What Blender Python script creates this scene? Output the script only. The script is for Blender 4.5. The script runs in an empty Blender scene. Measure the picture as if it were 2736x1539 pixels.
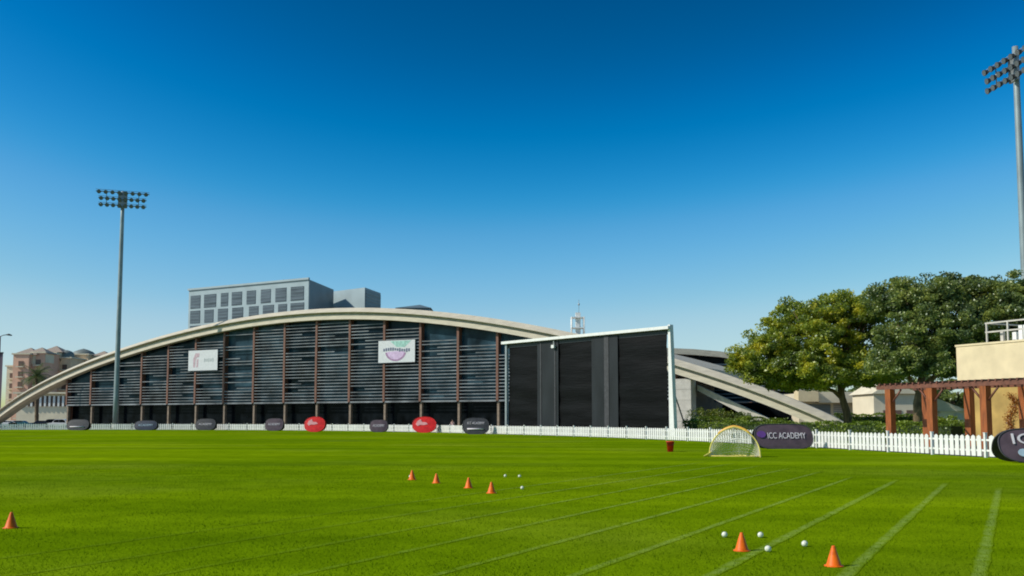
import bpy, math, random
import numpy as np
from mathutils import Vector, Matrix
R = math.radians
random.seed(7); rng = np.random.default_rng(7)
S = bpy.context.scene
col = S.collection

# ------------------------------------------------------------------ camera
F = 2500.0; PITCH = math.atan(199 / F); EYE = 1.65
cd = bpy.data.cameras.new('camera'); cam = bpy.data.objects.new('camera', cd); col.objects.link(cam)
cd.sensor_width = 36; cd.lens = 36 * F / 2736; cd.shift_y = 0.0559
cd.clip_start = 0.1; cd.clip_end = 5000
cam.location = (0, 0, EYE); cam.rotation_euler = (math.pi / 2 + PITCH, 0, 0)
S.camera = cam

# ------------------------------------------------------------------ sky, sun, exposure
SUN_AZ = math.atan2(-0.96, -0.25); SUN_EL = R(37)
w = bpy.data.worlds.new('World'); S.world = w; w.use_nodes = True
nt = w.node_tree; bg = nt.nodes['Background']
sky = nt.nodes.new('ShaderNodeTexSky'); sky.sky_type = 'NISHITA'; sky.sun_disc = False
sky.sun_elevation = SUN_EL; sky.sun_rotation = SUN_AZ % (2 * math.pi)
sky.altitude = 0; sky.air_density = 1.0; sky.dust_density = 0.6; sky.ozone_density = 5.0
gam = nt.nodes.new('ShaderNodeGamma'); gam.inputs[1].default_value = 1.8
bal = nt.nodes.new('ShaderNodeMix'); bal.data_type = 'RGBA'; bal.blend_type = 'MULTIPLY'; bal.inputs[0].default_value = 1.0
nt.links.new(sky.outputs[0], gam.inputs[0]); nt.links.new(gam.outputs[0], bal.inputs[6])
bal.inputs[7].default_value = tuple(c * 0.08 for c in (0.62, 0.54, 0.40)) + (1,)
cur = nt.nodes.new('ShaderNodeRGBCurve')   # grade of the sky colour: deep blue overhead, pale at the horizon
for ci, pts in enumerate([[(0, 0), (.078, .003), (.138, .10), (.223, .23), (.37, .42), (1, .60)],
                          [(0, 0), (.122, .095), (.198, .205), (.328, .39), (.474, .52), (.66, .645), (1, .76)],
                          [(0, 0), (.27, .255), (.418, .51), (.571, .69), (.651, .735), (.73, .745), (1, .82)]]):
    cv = cur.mapping.curves[ci]; cv.points[0].location = pts[0]; cv.points[1].location = pts[-1]
    for q in pts[1:-1]: cv.points.new(*q)
cur.mapping.update()
scl = nt.nodes.new('ShaderNodeVectorMath'); scl.operation = 'SCALE'; scl.inputs['Scale'].default_value = 12.5
nt.links.new(bal.outputs[2], cur.inputs['Color']); nt.links.new(cur.outputs[0], scl.inputs[0]); nt.links.new(scl.outputs[0], bg.inputs[0])
bg.inputs[1].default_value = 0.08
sl = bpy.data.lights.new('sun', 'SUN'); sl.energy = 4.0; sl.angle = R(0.5); sl.color = (1, 0.94, 0.84)
so = bpy.data.objects.new('sun', sl); col.objects.link(so)
sv = Vector((math.sin(SUN_AZ) * math.cos(SUN_EL), math.cos(SUN_AZ) * math.cos(SUN_EL), math.sin(SUN_EL)))
so.rotation_euler = (-sv).to_track_quat('-Z', 'Y').to_euler(); so.location = (-60, -20, 80)
S.view_settings.view_transform = 'Standard'; S.view_settings.look = 'None'
S.view_settings.exposure = 0.0; S.view_settings.gamma = 1.0
S.cycles.filter_width = 1.9
S.cycles.max_bounces = 6

# ------------------------------------------------------------------ measuring helpers
def ray(px, py):
    xc = (px - 1368) / F; yc = (922.5 - py) / F
    return Vector((xc, math.cos(PITCH) - yc * math.sin(PITCH), math.sin(PITCH) + yc * math.cos(PITCH)))
def at(px, py, Y):
    d = ray(px, py); return Vector((0, 0, EYE)) + d * (Y / d.y)
def gnd(px, py, z=0.0):
    d = ray(px, py); t = (z - EYE) / d.z; return Vector((0, 0, EYE)) + d * t

# ------------------------------------------------------------------ materials
def mat(name, c, rough=0.6, metal=0.0, vary=0.12, scale=3.0, bump=0.0, bscale=20.0, spec=0.5, stretch=None, c2=None, ior=None):
    m = bpy.data.materials.new(name); m.use_nodes = True; t = m.node_tree; p = t.nodes['Principled BSDF']
    p.inputs['Roughness'].default_value = rough; p.inputs['Metallic'].default_value = metal
    p.inputs['Specular IOR Level'].default_value = spec
    if ior: p.inputs['IOR'].default_value = ior
    geo = t.nodes.new('ShaderNodeNewGeometry'); mp = t.nodes.new('ShaderNodeMapping')
    if stretch: mp.inputs['Scale'].default_value = stretch
    t.links.new(geo.outputs['Position'], mp.inputs[0])
    n = t.nodes.new('ShaderNodeTexNoise'); n.inputs['Scale'].default_value = scale; n.inputs['Detail'].default_value = 5
    t.links.new(mp.outputs[0], n.inputs['Vector'])
    r = t.nodes.new('ShaderNodeValToRGB'); e = r.color_ramp.elements
    a = c2 if c2 else [x * (1 - vary * 1.6) for x in c]
    b = c if c2 else [min(1, x * (1 + vary)) for x in c]
    e[0].position = 0.3; e[0].color = (*a, 1); e[1].position = 0.7; e[1].color = (*b, 1)
    t.links.new(n.outputs[0], r.inputs[0]); t.links.new(r.outputs[0], p.inputs['Base Color'])
    if bump:
        bn = t.nodes.new('ShaderNodeTexNoise'); bn.inputs['Scale'].default_value = bscale; bn.inputs['Detail'].default_value = 4
        t.links.new(mp.outputs[0], bn.inputs['Vector'])
        bu = t.nodes.new('ShaderNodeBump'); bu.inputs['Strength'].default_value = bump; bu.inputs['Distance'].default_value = 0.05
        t.links.new(bn.outputs[0], bu.inputs['Height']); t.links.new(bu.outputs[0], p.inputs['Normal'])
    return m

def leafmat(name, cols, trans=0.35, gloss=0.06):
    m = bpy.data.materials.new(name); m.use_nodes = True; t = m.node_tree
    t.nodes.remove(t.nodes['Principled BSDF']); out = t.nodes['Material Output']
    geo = t.nodes.new('ShaderNodeNewGeometry')
    r = t.nodes.new('ShaderNodeValToRGB'); el = r.color_ramp.elements
    el[0].position = 0; el[0].color = (*cols[0], 1); el[1].position = 1; el[1].color = (*cols[-1], 1)
    for i, c in enumerate(cols[1:-1]):
        k = el.new((i + 1) / (len(cols) - 1)); k.color = (*c, 1)
    n = t.nodes.new('ShaderNodeTexNoise'); n.inputs['Scale'].default_value = 0.55; n.inputs['Detail'].default_value = 3
    t.links.new(geo.outputs['Position'], n.inputs['Vector'])
    a = t.nodes.new('ShaderNodeMath'); a.operation = 'MULTIPLY_ADD'; a.inputs[1].default_value = 2.6; a.inputs[2].default_value = -1.05
    t.links.new(n.outputs[0], a.inputs[0])
    b = t.nodes.new('ShaderNodeMath'); b.operation = 'MULTIPLY_ADD'; b.inputs[1].default_value = 0.5
    t.links.new(geo.outputs['Random Per Island'], b.inputs[0]); t.links.new(a.outputs[0], b.inputs[2])
    t.links.new(b.outputs[0], r.inputs[0])
    d = t.nodes.new('ShaderNodeBsdfDiffuse'); tr = t.nodes.new('ShaderNodeBsdfTranslucent'); g = t.nodes.new('ShaderNodeBsdfGlossy')
    g.inputs['Roughness'].default_value = 0.45; g.inputs['Color'].default_value = (0.6, 0.65, 0.6, 1)
    for s_ in (d, tr): t.links.new(r.outputs[0], s_.inputs['Color'])
    mx = t.nodes.new('ShaderNodeMixShader'); mx.inputs[0].default_value = trans
    t.links.new(d.outputs[0], mx.inputs[1]); t.links.new(tr.outputs[0], mx.inputs[2])
    m2 = t.nodes.new('ShaderNodeMixShader'); m2.inputs[0].default_value = gloss
    t.links.new(mx.outputs[0], m2.inputs[1]); t.links.new(g.outputs[0], m2.inputs[2])
    t.links.new(m2.outputs[0], out.inputs[0])
    return m

def grass_mat(name, line=False):
    m = bpy.data.materials.new(name); m.use_nodes = True; t = m.node_tree; p = t.nodes['Principled BSDF']
    L = t.links.new; N = t.nodes.new
    p.inputs['Roughness'].default_value = 0.9; p.inputs['Specular IOR Level'].default_value = 0.0
    geo = N('ShaderNodeNewGeometry')
    def noise(sc, det=4, stretch=None, rot=0):
        mp = N('ShaderNodeMapping'); L(geo.outputs['Position'], mp.inputs[0])
        if stretch: mp.inputs['Scale'].default_value = stretch
        mp.inputs['Rotation'].default_value = (0, 0, rot)
        n = N('ShaderNodeTexNoise'); n.inputs['Scale'].default_value = sc; n.inputs['Detail'].default_value = det
        L(mp.outputs[0], n.inputs['Vector']); return n.outputs[0]
    def ramp(src, c0, c1, p0=0.3, p1=0.7):
        r = N('ShaderNodeValToRGB'); e = r.color_ramp.elements
        e[0].position = p0; e[0].color = (*c0, 1); e[1].position = p1; e[1].color = (*c1, 1); L(src, r.inputs[0]); return r.outputs[0]
    def mix(fac, a, b, mode='MIX'):
        x = N('ShaderNodeMix'); x.data_type = 'RGBA'; x.blend_type = mode
        if isinstance(fac, float): x.inputs[0].default_value = fac
        else: L(fac, x.inputs[0])
        L(a, x.inputs[6]); L(b, x.inputs[7]); return x.outputs[2]
    big = ramp(noise(0.06, 3), (0.104, 0.196, 0.0015), (0.196, 0.300, 0.0015))
    stripe = ramp(noise(0.16, 2, (0.12, 1, 1), -0.08), (0.80, 0.83, 0.9), (1.17, 1.13, 1.0))
    c = mix(1.0, big, stripe, 'MULTIPLY')
    wv = N('ShaderNodeTexWave'); wv.wave_type = 'BANDS'; wv.bands_direction = 'Y'; wv.inputs['Scale'].default_value = 0.055; wv.inputs['Distortion'].default_value = 1.2; wv.inputs['Detail'].default_value = 2; wv.inputs['Detail Scale'].default_value = 0.6
    mw = N('ShaderNodeMapping'); mw.inputs['Rotation'].default_value = (0, 0, 0.12); L(geo.outputs['Position'], mw.inputs[0]); L(mw.outputs[0], wv.inputs['Vector'])
    c = mix(1.0, c, ramp(wv.outputs['Fac'], (0.90, 0.92, 0.9), (1.08, 1.06, 1.2), 0.35, 0.65), 'MULTIPLY')
    dry = ramp(noise(0.11, 4), (1, 1, 1), (1.16, 1.03, 6.0), 0.50, 0.78)
    c = mix(1.0, c, dry, 'MULTIPLY')
    patch = ramp(noise(1.1, 6), (0.84, 0.86, 0.9), (1.15, 1.12, 1.4))
    c = mix(1.0, c, patch, 'MULTIPLY')
    fine = ramp(noise(16, 8), (0.84, 0.86, 0.8), (1.16, 1.14, 1.3))
    c = mix(1.0, c, fine, 'MULTIPLY')
    if line:
        wear = ramp(noise(5, 6), (0.05,) * 3, (0.48,) * 3, 0.32, 0.68)
        at_ = N('ShaderNodeAttribute'); at_.attribute_name = 'paint'
        wm = N('ShaderNodeMath'); wm.operation = 'MULTIPLY'; L(wear, wm.inputs[0]); L(at_.outputs['Fac'], wm.inputs[1]); wear = wm.outputs[0]
        wh = N('ShaderNodeRGB'); wh.outputs[0].default_value = (0.34, 0.46, 0.13, 1)
        c = mix(wear, c, wh.outputs[0])
    L(c, p.inputs['Base Color'])
    b = N('ShaderNodeBump'); b.inputs['Strength'].default_value = 0.6; b.inputs['Distance'].default_value = 0.03
    L(noise(30, 8), b.inputs['Height']); L(b.outputs[0], p.inputs['Normal'])
    return m

M = {}
M['grass'] = grass_mat('grass'); M['line'] = grass_mat('line_paint', True)
M['blade'] = leafmat('blade', [(0.08, 0.15, 0.002), (0.13, 0.225, 0.003), (0.20, 0.30, 0.004)], 0.35, 0.0)
M['ground'] = mat('sandy_paving', (0.26, 0.235, 0.19), 0.9, scale=0.5)
M['lawn'] = mat('lawn', (0.14, 0.24, 0.03), 0.9, scale=2)
M['concrete'] = mat('cream_concrete', (0.60, 0.54, 0.41), 0.7, vary=0.10, scale=0.7, stretch=(1, 1, 4))
M['beam'] = mat('arch_concrete', (0.46, 0.43, 0.34), 0.75, vary=0.14, scale=1.2, bump=0.3, bscale=4)
M['glass'] = mat('dark_glass', (0.015, 0.034, 0.048), 0.10, vary=0.6, scale=0.2, spec=0.5, ior=1.14)
M['glass2'] = mat('blue_grey_glass', (0.030, 0.064, 0.086), 0.25, vary=0.5, scale=0.3, spec=0.5, ior=1.2)
M['glass_dark'] = mat('black_glass', (0.006, 0.008, 0.010), 0.15, vary=0.5, scale=0.6, spec=0.5, ior=1.12)
M['slat'] = mat('louvre_metal', (0.205, 0.225, 0.232), 0.5, vary=0.45, scale=0.4, spec=0.4)
M['fin'] = mat('brown_timber', (0.19, 0.085, 0.052), 0.6, vary=0.3, scale=2, stretch=(4, 4, 0.4))
M['tan'] = mat('tan_post', (0.24, 0.18, 0.125), 0.6, vary=0.2, scale=2)
M['pier'] = mat('pier_concrete', (0.55, 0.52, 0.46), 0.8, vary=0.10, scale=1.5, bump=0.2)
M['white'] = mat('white_paint', (0.80, 0.80, 0.76), 0.45, vary=0.05, scale=2)
M['fence'] = mat('white_plastic', (0.80, 0.79, 0.76), 0.4, vary=0.06, scale=1.5)
M['mesh'] = mat('black_screen_fabric', (0.0055, 0.006, 0.0065), 0.55, vary=0.4, scale=0.5, bump=0.5, bscale=2.0, spec=0.1, stretch=(0.4, 0.4, 3.0))
M['mesh2'] = mat('grey_screen_fabric', (0.016, 0.019, 0.022), 0.5, vary=0.3, scale=0.6, spec=0.3, stretch=(1, 1, 0.3))
M['steel'] = mat('galvanised_steel', (0.34, 0.37, 0.38), 0.45, 0.5, vary=0.1, scale=1.5)
M['pole'] = mat('pole_paint', (0.26, 0.32, 0.33), 0.5, 0.2, vary=0.12, scale=0.6)
M['darkmetal'] = mat('dark_metal', (0.03, 0.035, 0.04), 0.5, 0.3)
M['lens'] = mat('lamp_glass', (0.13, 0.15, 0.16), 0.1, vary=0.1)
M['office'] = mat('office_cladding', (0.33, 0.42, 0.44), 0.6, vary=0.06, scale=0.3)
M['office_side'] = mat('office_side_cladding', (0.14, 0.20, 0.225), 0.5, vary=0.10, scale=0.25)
M['office_win'] = mat('office_window', (0.085, 0.105, 0.125), 0.3, vary=0.4, scale=0.6, stretch=(0.2, 0.2, 3))
M['pink'] = mat('pink_render', (0.80, 0.48, 0.33), 0.9, vary=0.12, scale=0.3)
M['tanwall'] = mat('tan_render', (0.80, 0.59, 0.37), 0.9, vary=0.12, scale=0.3)
M['creamwall'] = mat('cream_render', (0.74, 0.66, 0.48), 0.9, vary=0.08, scale=0.4)
M['rooftile'] = mat('roof_tile', (0.36, 0.29, 0.23), 0.8)
M['aptwin'] = mat('shaded_window', (0.16, 0.10, 0.07), 0.4)
M['greydome'] = mat('grey_dome', (0.18, 0.21, 0.19), 0.6)
M['bark'] = mat('bark', (0.16, 0.11, 0.06), 0.9, vary=0.35, scale=5, bump=0.8, bscale=12, stretch=(1, 1, 0.3))
M['leaf1'] = leafmat('light_leaves', [(0.09, 0.14, 0.03), (0.22, 0.30, 0.04), (0.42, 0.48, 0.04), (0.66, 0.60, 0.04)], 0.5, 0.08)
M['leaf2'] = leafmat('dark_leaves', [(0.065, 0.105, 0.035), (0.155, 0.22, 0.06), (0.27, 0.34, 0.07), (0.42, 0.46, 0.09)], 0.47, 0.10)
M['hedge'] = leafmat('hedge_leaves', [(0.06, 0.11, 0.008), (0.15, 0.22, 0.014), (0.30, 0.38, 0.03)])
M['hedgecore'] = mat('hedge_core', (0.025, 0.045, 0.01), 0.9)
M['shrub'] = leafmat('shrub_leaves', [(0.05, 0.09, 0.01), (0.16, 0.20, 0.02), (0.34, 0.34, 0.04)])
M['palm'] = leafmat('palm_leaves', [(0.06, 0.09, 0.03), (0.13, 0.18, 0.06), (0.26, 0.30, 0.12)])
M['timber'] = mat('red_brown_timber', (0.31, 0.085, 0.016), 0.55, vary=0.25, scale=3, bump=0.2, stretch=(3, 3, 0.4))
M['beamwood'] = mat('dark_red_timber', (0.17, 0.062, 0.035), 0.6, vary=0.25, scale=3)
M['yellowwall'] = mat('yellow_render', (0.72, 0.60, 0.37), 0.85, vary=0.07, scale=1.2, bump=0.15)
M['shaded'] = mat('shaded_yellow_render', (0.46, 0.31, 0.09), 0.85, vary=0.22, scale=0.8)  # lower yellow wall: shade of the pergola roof put into a browner base colour
M['orange'] = mat('orange_plastic', (0.90, 0.15, 0.003), 0.5, vary=0.18, scale=14, spec=0.3)
M['ball'] = mat('white_leather', (0.78, 0.80, 0.66), 0.4, vary=0.05, scale=20)
M['seam'] = mat('ball_seam', (0.55, 0.57, 0.42), 0.6)
M['red'] = mat('red_fabric', (0.80, 0.018, 0.014), 0.5, vary=0.15)
M['redbin'] = mat('red_plastic', (0.78, 0.03, 0.015), 0.5, vary=0.25, scale=4)
M['purple'] = mat('dark_purple_fabric', (0.095, 0.062, 0.078), 0.6, vary=0.2, scale=2)
M['violet'] = mat('violet_patch', (0.14, 0.05, 0.26), 0.6)
M['navy'] = mat('navy_fabric', (0.018, 0.030, 0.055), 0.5, vary=0.3)
M['charcoal'] = mat('charcoal_fabric', (0.045, 0.045, 0.05), 0.6, vary=0.2)
M['letter'] = mat('white_print', (0.72, 0.66, 0.70), 0.6, vary=0.04)
M['paleblue'] = mat('pale_blue_print', (0.42, 0.55, 0.66), 0.6)
M['palepink'] = mat('pale_pink_print', (0.85, 0.38, 0.38), 0.6)
M['yellowtube'] = mat('yellow_tube', (0.82, 0.68, 0.16), 0.4)
M['orangetube'] = mat('orange_yellow_tube', (0.80, 0.42, 0.06), 0.4)
M['net'] = leafmat('white_net', [(0.84, 0.82, 0.68), (0.92, 0.90, 0.76)], 0.5, 0.0)
M['bannerwhite'] = mat('banner_vinyl', (0.66, 0.68, 0.68), 0.4, vary=0.05)
M['logopink'] = mat('banner_pink', (0.55, 0.40, 0.44), 0.5, vary=0.15)
M['logogrey'] = mat('banner_grey', (0.36, 0.42, 0.41), 0.5)
M['logoteal'] = mat('banner_teal', (0.34, 0.60, 0.52), 0.5, vary=0.2)
M['logopurple'] = mat('banner_purple', (0.62, 0.46, 0.66), 0.5)
M['logodark'] = mat('banner_slate', (0.12, 0.14, 0.22), 0.5)
M['logomauve'] = mat('banner_mauve', (0.36, 0.22, 0.36), 0.5)
M['carwhite'] = mat('white_car_paint', (0.75, 0.76, 0.76), 0.2, spec=0.8, vary=0.02)
M['carteal'] = mat('teal_car_paint', (0.05, 0.16, 0.18), 0.2, spec=0.8)
M['carblack'] = mat('black_car_paint', (0.02, 0.022, 0.03), 0.2, spec=0.8)
M['tyre'] = mat('tyre_rubber', (0.02, 0.02, 0.02), 0.8)
M['skin'] = mat('skin', (0.45, 0.26, 0.18), 0.6)
M['shirt'] = mat('pale_pink_cloth', (0.68, 0.45, 0.42), 0.8)
M['hair'] = mat('dark_hair', (0.03, 0.02, 0.015), 0.7)

# ------------------------------------------------------------------ object helpers
WLOC = {}
def tag(o, label=None, cat=None, group=None, kind=None):
    if label: o['label'] = label
    if cat: o['category'] = cat
    if group: o['group'] = group
    if kind: o['kind'] = kind
    return o
def thing(name, loc, label, cat, group=None):
    o = bpy.data.objects.new(name, None); o.empty_display_size = 0.3; col.objects.link(o)
    o.location = Vector(loc); WLOC[o] = Vector(loc); return tag(o, label, cat, group)

class MB:
    def __init__(s): s.v = []; s.f = []; s.sm = []
    def add(s, vs, fs, smooth=False):
        n = len(s.v); s.v += [tuple(v) for v in vs]
        s.f += [tuple(i + n for i in f) for f in fs]; s.sm += [smooth] * len(fs); return s
    def box(s, c, d, ax=None):
        """box centre c, size d, ax = (x axis, y axis, z axis)"""
        X, Y, Z = ax if ax else (Vector((1, 0, 0)), Vector((0, 1, 0)), Vector((0, 0, 1)))
        c = Vector(c); X, Y, Z = X * d[0] / 2, Y * d[1] / 2, Z * d[2] / 2
        vs = [c + a * X + b * Y + e * Z for e in (-1, 1) for a, b in ((-1, -1), (1, -1), (1, 1), (-1, 1))]
        return s.add(vs, [(3, 2, 1, 0), (4, 5, 6, 7), (0, 1, 5, 4), (1, 2, 6, 5), (2, 3, 7, 6), (3, 0, 4, 7)])
    def prism(s, poly, off):
        """closed polygon (list of Vector) extruded by vector off"""
        n = len(poly); off = Vector(off)
        vs = [Vector(p) for p in poly] + [Vector(p) + off for p in poly]
        fs = [tuple(range(n)), tuple(range(2 * n - 1, n - 1, -1))]
        fs += [((i + 1) % n, i, i + n, (i + 1) % n + n) for i in range(n)]
        return s.add(vs, fs)
    def tube(s, pts, rad, n=8, cap=True, smooth=True):
        pts = [Vector(p) for p in pts]
        if not isinstance(rad, (list, tuple)): rad = [rad] * len(pts)
        vs = []
        for i, p in enumerate(pts):
            d = (pts[min(i + 1, len(pts) - 1)] - pts[max(i - 1, 0)])
            if d.length < 1e-9: d = Vector((0, 0, 1))
            d.normalize(); a = d.cross(Vector((0.13, 0.97, 0.2)))
            if a.length < 0.2: a = d.cross(Vector((1, 0, 0)))
            a.normalize(); b = d.cross(a)
            vs += [p + (a * math.cos(2 * math.pi * k / n) + b * math.sin(2 * math.pi * k / n)) * rad[i] for k in range(n)]
        fs = [(i * n + k, i * n + (k + 1) % n, (i + 1) * n + (k + 1) % n, (i + 1) * n + k) for i in range(len(pts) - 1) for k in range(n)]
        s.add(vs, fs, smooth)
        if cap: m = len(s.v) - len(vs); s.f += [tuple(m + k for k in range(n))[::-1], tuple(len(s.v) - n + k for k in range(n))]; s.sm += [False, False]
        return s
    def lathe(s, prof, c=(0, 0, 0), n=24, smooth=True):
        c = Vector(c)
        vs = [c + Vector((r * math.cos(2 * math.pi * k / n), r * math.sin(2 * math.pi * k / n), z)) for r, z in prof for k in range(n)]
        fs = [(i * n + k, i * n + (k + 1) % n, (i + 1) * n + (k + 1) % n, (i + 1) * n + k) for i in range(len(prof) - 1) for k in range(n)]
        return s.add(vs, fs, smooth)
    def build(s, name, m, parent=None, local=False):
        me = bpy.data.meshes.new(name); off = Vector((0, 0, 0))
        if parent is not None and not local: off = WLOC[parent]
        me.from_pydata([(v[0] - off.x, v[1] - off.y, v[2] - off.z) for v in s.v], [], s.f)
        me.polygons.foreach_set('use_smooth', s.sm); me.validate(); me.update()
        o = bpy.data.objects.new(name, me); me.materials.append(M[m] if isinstance(m, str) else m); col.objects.link(o)
        if parent is not None: o.parent = parent
        WLOC[o] = off
        return o

def copy_tree(o, parent=None):
    c = o.copy(); col.objects.link(c)
    if parent is not None: c.parent = parent
    for ch in list(o.children): copy_tree(ch, c)
    return c

def text_mesh(name, body, size, m, parent, origin, X, Z, extrude=0.01, width=None, local=False, shear=0):
    cu = bpy.data.curves.new(name, 'FONT'); cu.body = body; cu.size = size; cu.extrude = extrude
    cu.align_x = 'CENTER'; cu.align_y = 'CENTER'; cu.shear = shear
    t = bpy.data.objects.new(name, cu); col.objects.link(t)
    dg = bpy.context.evaluated_depsgraph_get()
    me = bpy.data.meshes.new_from_object(t.evaluated_get(dg)); bpy.data.objects.remove(t)
    xs = [v.co.x for v in me.vertices]; sc = 1
    if width and xs: sc = width / (max(xs) - min(xs))
    X = Vector(X); Z = Vector(Z); Y = X.cross(Z); o_ = Vector(origin) - (WLOC[parent] if not local else Vector((0, 0, 0)))
    for v in me.vertices:
        c = v.co.copy(); v.co = o_ + X * (c.x * sc) + Z * c.y - Y * c.z
    me.name = name; me.materials.clear(); me.materials.append(M[m])
    o = bpy.data.objects.new(name, me); col.objects.link(o); o.parent = parent; WLOC[o] = WLOC[parent]
    return o

def quads(name, cen, size, m, parent=None, up=0.3, aspect=1.0, kind=None):
    """many small leaf faces at cen (N,3) as ONE mesh"""
    N = len(cen); nrm = rng.normal(size=(N, 3)); nrm[:, 2] = np.abs(nrm[:, 2]) + up
    nrm /= np.linalg.norm(nrm, axis=1)[:, None]
    a = np.cross(nrm, rng.normal(size=(N, 3))); a /= np.linalg.norm(a, axis=1)[:, None]; b = np.cross(nrm, a)
    sz = (size * rng.uniform(0.6, 1.35, N))[:, None]
    c = cen - (np.array(WLOC[parent]) if parent is not None else 0)
    # kite-shaped leaf
    v = np.stack([c - a * sz * 0.5, c + b * sz * 0.32 * aspect, c + a * sz * 0.5, c - b * sz * 0.32 * aspect], 1).reshape(-1, 3)
    me = bpy.data.meshes.new(name); me.vertices.add(4 * N); me.loops.add(4 * N); me.polygons.add(N)
    me.vertices.foreach_set('co', v.ravel()); me.loops.foreach_set('vertex_index', np.arange(4 * N))
    me.polygons.foreach_set('loop_start', np.arange(N) * 4); me.polygons.foreach_set('loop_total', np.full(N, 4))
    me.update(); me.materials.append(M[m] if isinstance(m, str) else m); o = bpy.data.objects.new(name, me); col.objects.link(o)
    if parent is not None: o.parent = parent
    WLOC[o] = WLOC.get(parent, Vector((0, 0, 0))); return o

def clump_points(lobes, per, crad, leaves):
    """lobes: (centre, rx, ry, rz, weight); leaf clumps through the outer volume of each lobe"""
    out = []
    for (c, rx, ry, rz, wgt) in lobes:
        n = int(per * wgt)
        d = rng.normal(size=(n, 3)); d /= np.linalg.norm(d, axis=1)[:, None]
        d[:, 2] = np.where(d[:, 2] < -0.45, d[:, 2] * 0.6, d[:, 2])
        rr = rng.uniform(0.12, 1.0, n) ** 0.5
        cc = np.array(c) + d * rr[:, None] * np.array([rx, ry, rz])
        for q in cc:
            k = int(leaves * rng.uniform(0.5, 1.3)); r = crad * rng.uniform(0.6, 1.25)
            e = rng.normal(size=(k, 3)); e /= np.linalg.norm(e, axis=1)[:, None]
            out.append(q + e * (rng.uniform(0.2, 1, k) ** 0.6)[:, None] * np.array([r, r, r * 0.6]))
    return np.concatenate(out)

UP = Vector((0, 0, 1))
def frame_of(p, q):
    """horizontal unit axis from p to q and the horizontal normal that faces the camera side"""
    X = Vector((q[0] - p[0], q[1] - p[1], 0)).normalized(); Nn = Vector((X.y, -X.x, 0))
    return X, Nn

# ================================================================== SETTING: ground, field
FP = [(44, 20), (32, 27), (24.6, 34), (21.2, 40), (19.4, 48), (17.4, 58), (14.2, 71), (9.8, 84), (3.9, 98), (-3.0, 110), (-13.0, 126),
      (-27, 140), (-44, 150), (-62, 155), (-84, 155), (-104, 147), (-122, 132), (-134, 110)]
def smooth_path(P, step):
    pts = []
    for i in range(len(P) - 1):
        p0 = Vector(P[max(i - 1, 0)]); p1 = Vector(P[i]); p2 = Vector(P[i + 1]); p3 = Vector(P[min(i + 2, len(P) - 1)])
        for k in range(40):
            t = k / 40
            pts.append(0.5 * ((2 * p1) + (p2 - p0) * t + (2 * p0 - 5 * p1 + 4 * p2 - p3) * t * t + (3 * p1 - p0 - 3 * p2 + p3) * t ** 3))
    pts.append(Vector(P[-1])); out = [pts[0]]; acc = 0; last = pts[0]
    for p in pts[1:]:
        seg = (p - last).length
        while acc + seg >= step:
            last = last + (p - last) * ((step - acc) / seg); out.append(last.copy()); seg = (p - last).length; acc = 0
        acc += seg; last = p
    return out
FPTS = smooth_path(FP, 3.6)

g = MB(); g.add([(-2500, -600, -0.02), (2500, -600, -0.02), (2500, 3500, -0.02), (-2500, 3500, -0.02)], [(0, 1, 2, 3)])
tag(g.build('ground', 'ground'), kind='structure')
fld = [Vector((p.x, p.y, 0)) for p in FPTS]
poly = [p * 1.012 for p in fld] + [Vector((-150, 60, 0)), Vector((-150, -60, 0)), Vector((60, -60, 0)), Vector((60, 10, 0))]
MB().add(poly, [tuple(range(len(poly)))[::-1]]).build('sports_field', 'grass'); tag(bpy.data.objects['sports_field'], kind='structure')
lw = [Vector((17, 72, -0.008)), Vector((60, 48, -0.008)), Vector((90, 90, -0.008)), Vector((45, 122, -0.008)), Vector((8, 120, -0.008)), Vector((6, 95, -0.008))]
MB().add(lw, [tuple(range(6))]).build('lawn', 'lawn'); tag(bpy.data.objects['lawn'], kind='structure')

# grass blades near the camera (one mesh, nobody could count them)
NB = 80000
yb = 8.3 + 26 * rng.uniform(0, 1, NB) ** 1.7; xb = (rng.uniform(-0.60, 0.60, NB)) * yb
h = rng.uniform(0.014, 0.032, NB); th = rng.uniform(0, 2 * np.pi, NB); ln = rng.uniform(-0.02, 0.02, (NB, 2)); wd = 0.0035 + 0.00012 * yb
v = np.zeros((NB, 3, 3)); v[:, 0] = np.stack([xb - wd * np.cos(th), yb - wd * np.sin(th), 0 * h], 1)
v[:, 1] = np.stack([xb + wd * np.cos(th), yb + wd * np.sin(th), 0 * h], 1); v[:, 2] = np.stack([xb + ln[:, 0], yb + ln[:, 1], h], 1)
me = bpy.data.meshes.new('grass_blades'); me.vertices.add(3 * NB); me.loops.add(3 * NB); me.polygons.add(NB)
me.vertices.foreach_set('co', v.ravel()); me.loops.foreach_set('vertex_index', np.arange(3 * NB))
me.polygons.foreach_set('loop_start', np.arange(NB) * 3); me.polygons.foreach_set('loop_total', np.full(NB, 3)); me.update()
me.materials.append(M['blade']); o = bpy.data.objects.new('grass_blades', me); col.objects.link(o)
tag(o, 'short mown green grass blades of the near field', 'grass', kind='stuff')

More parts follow.
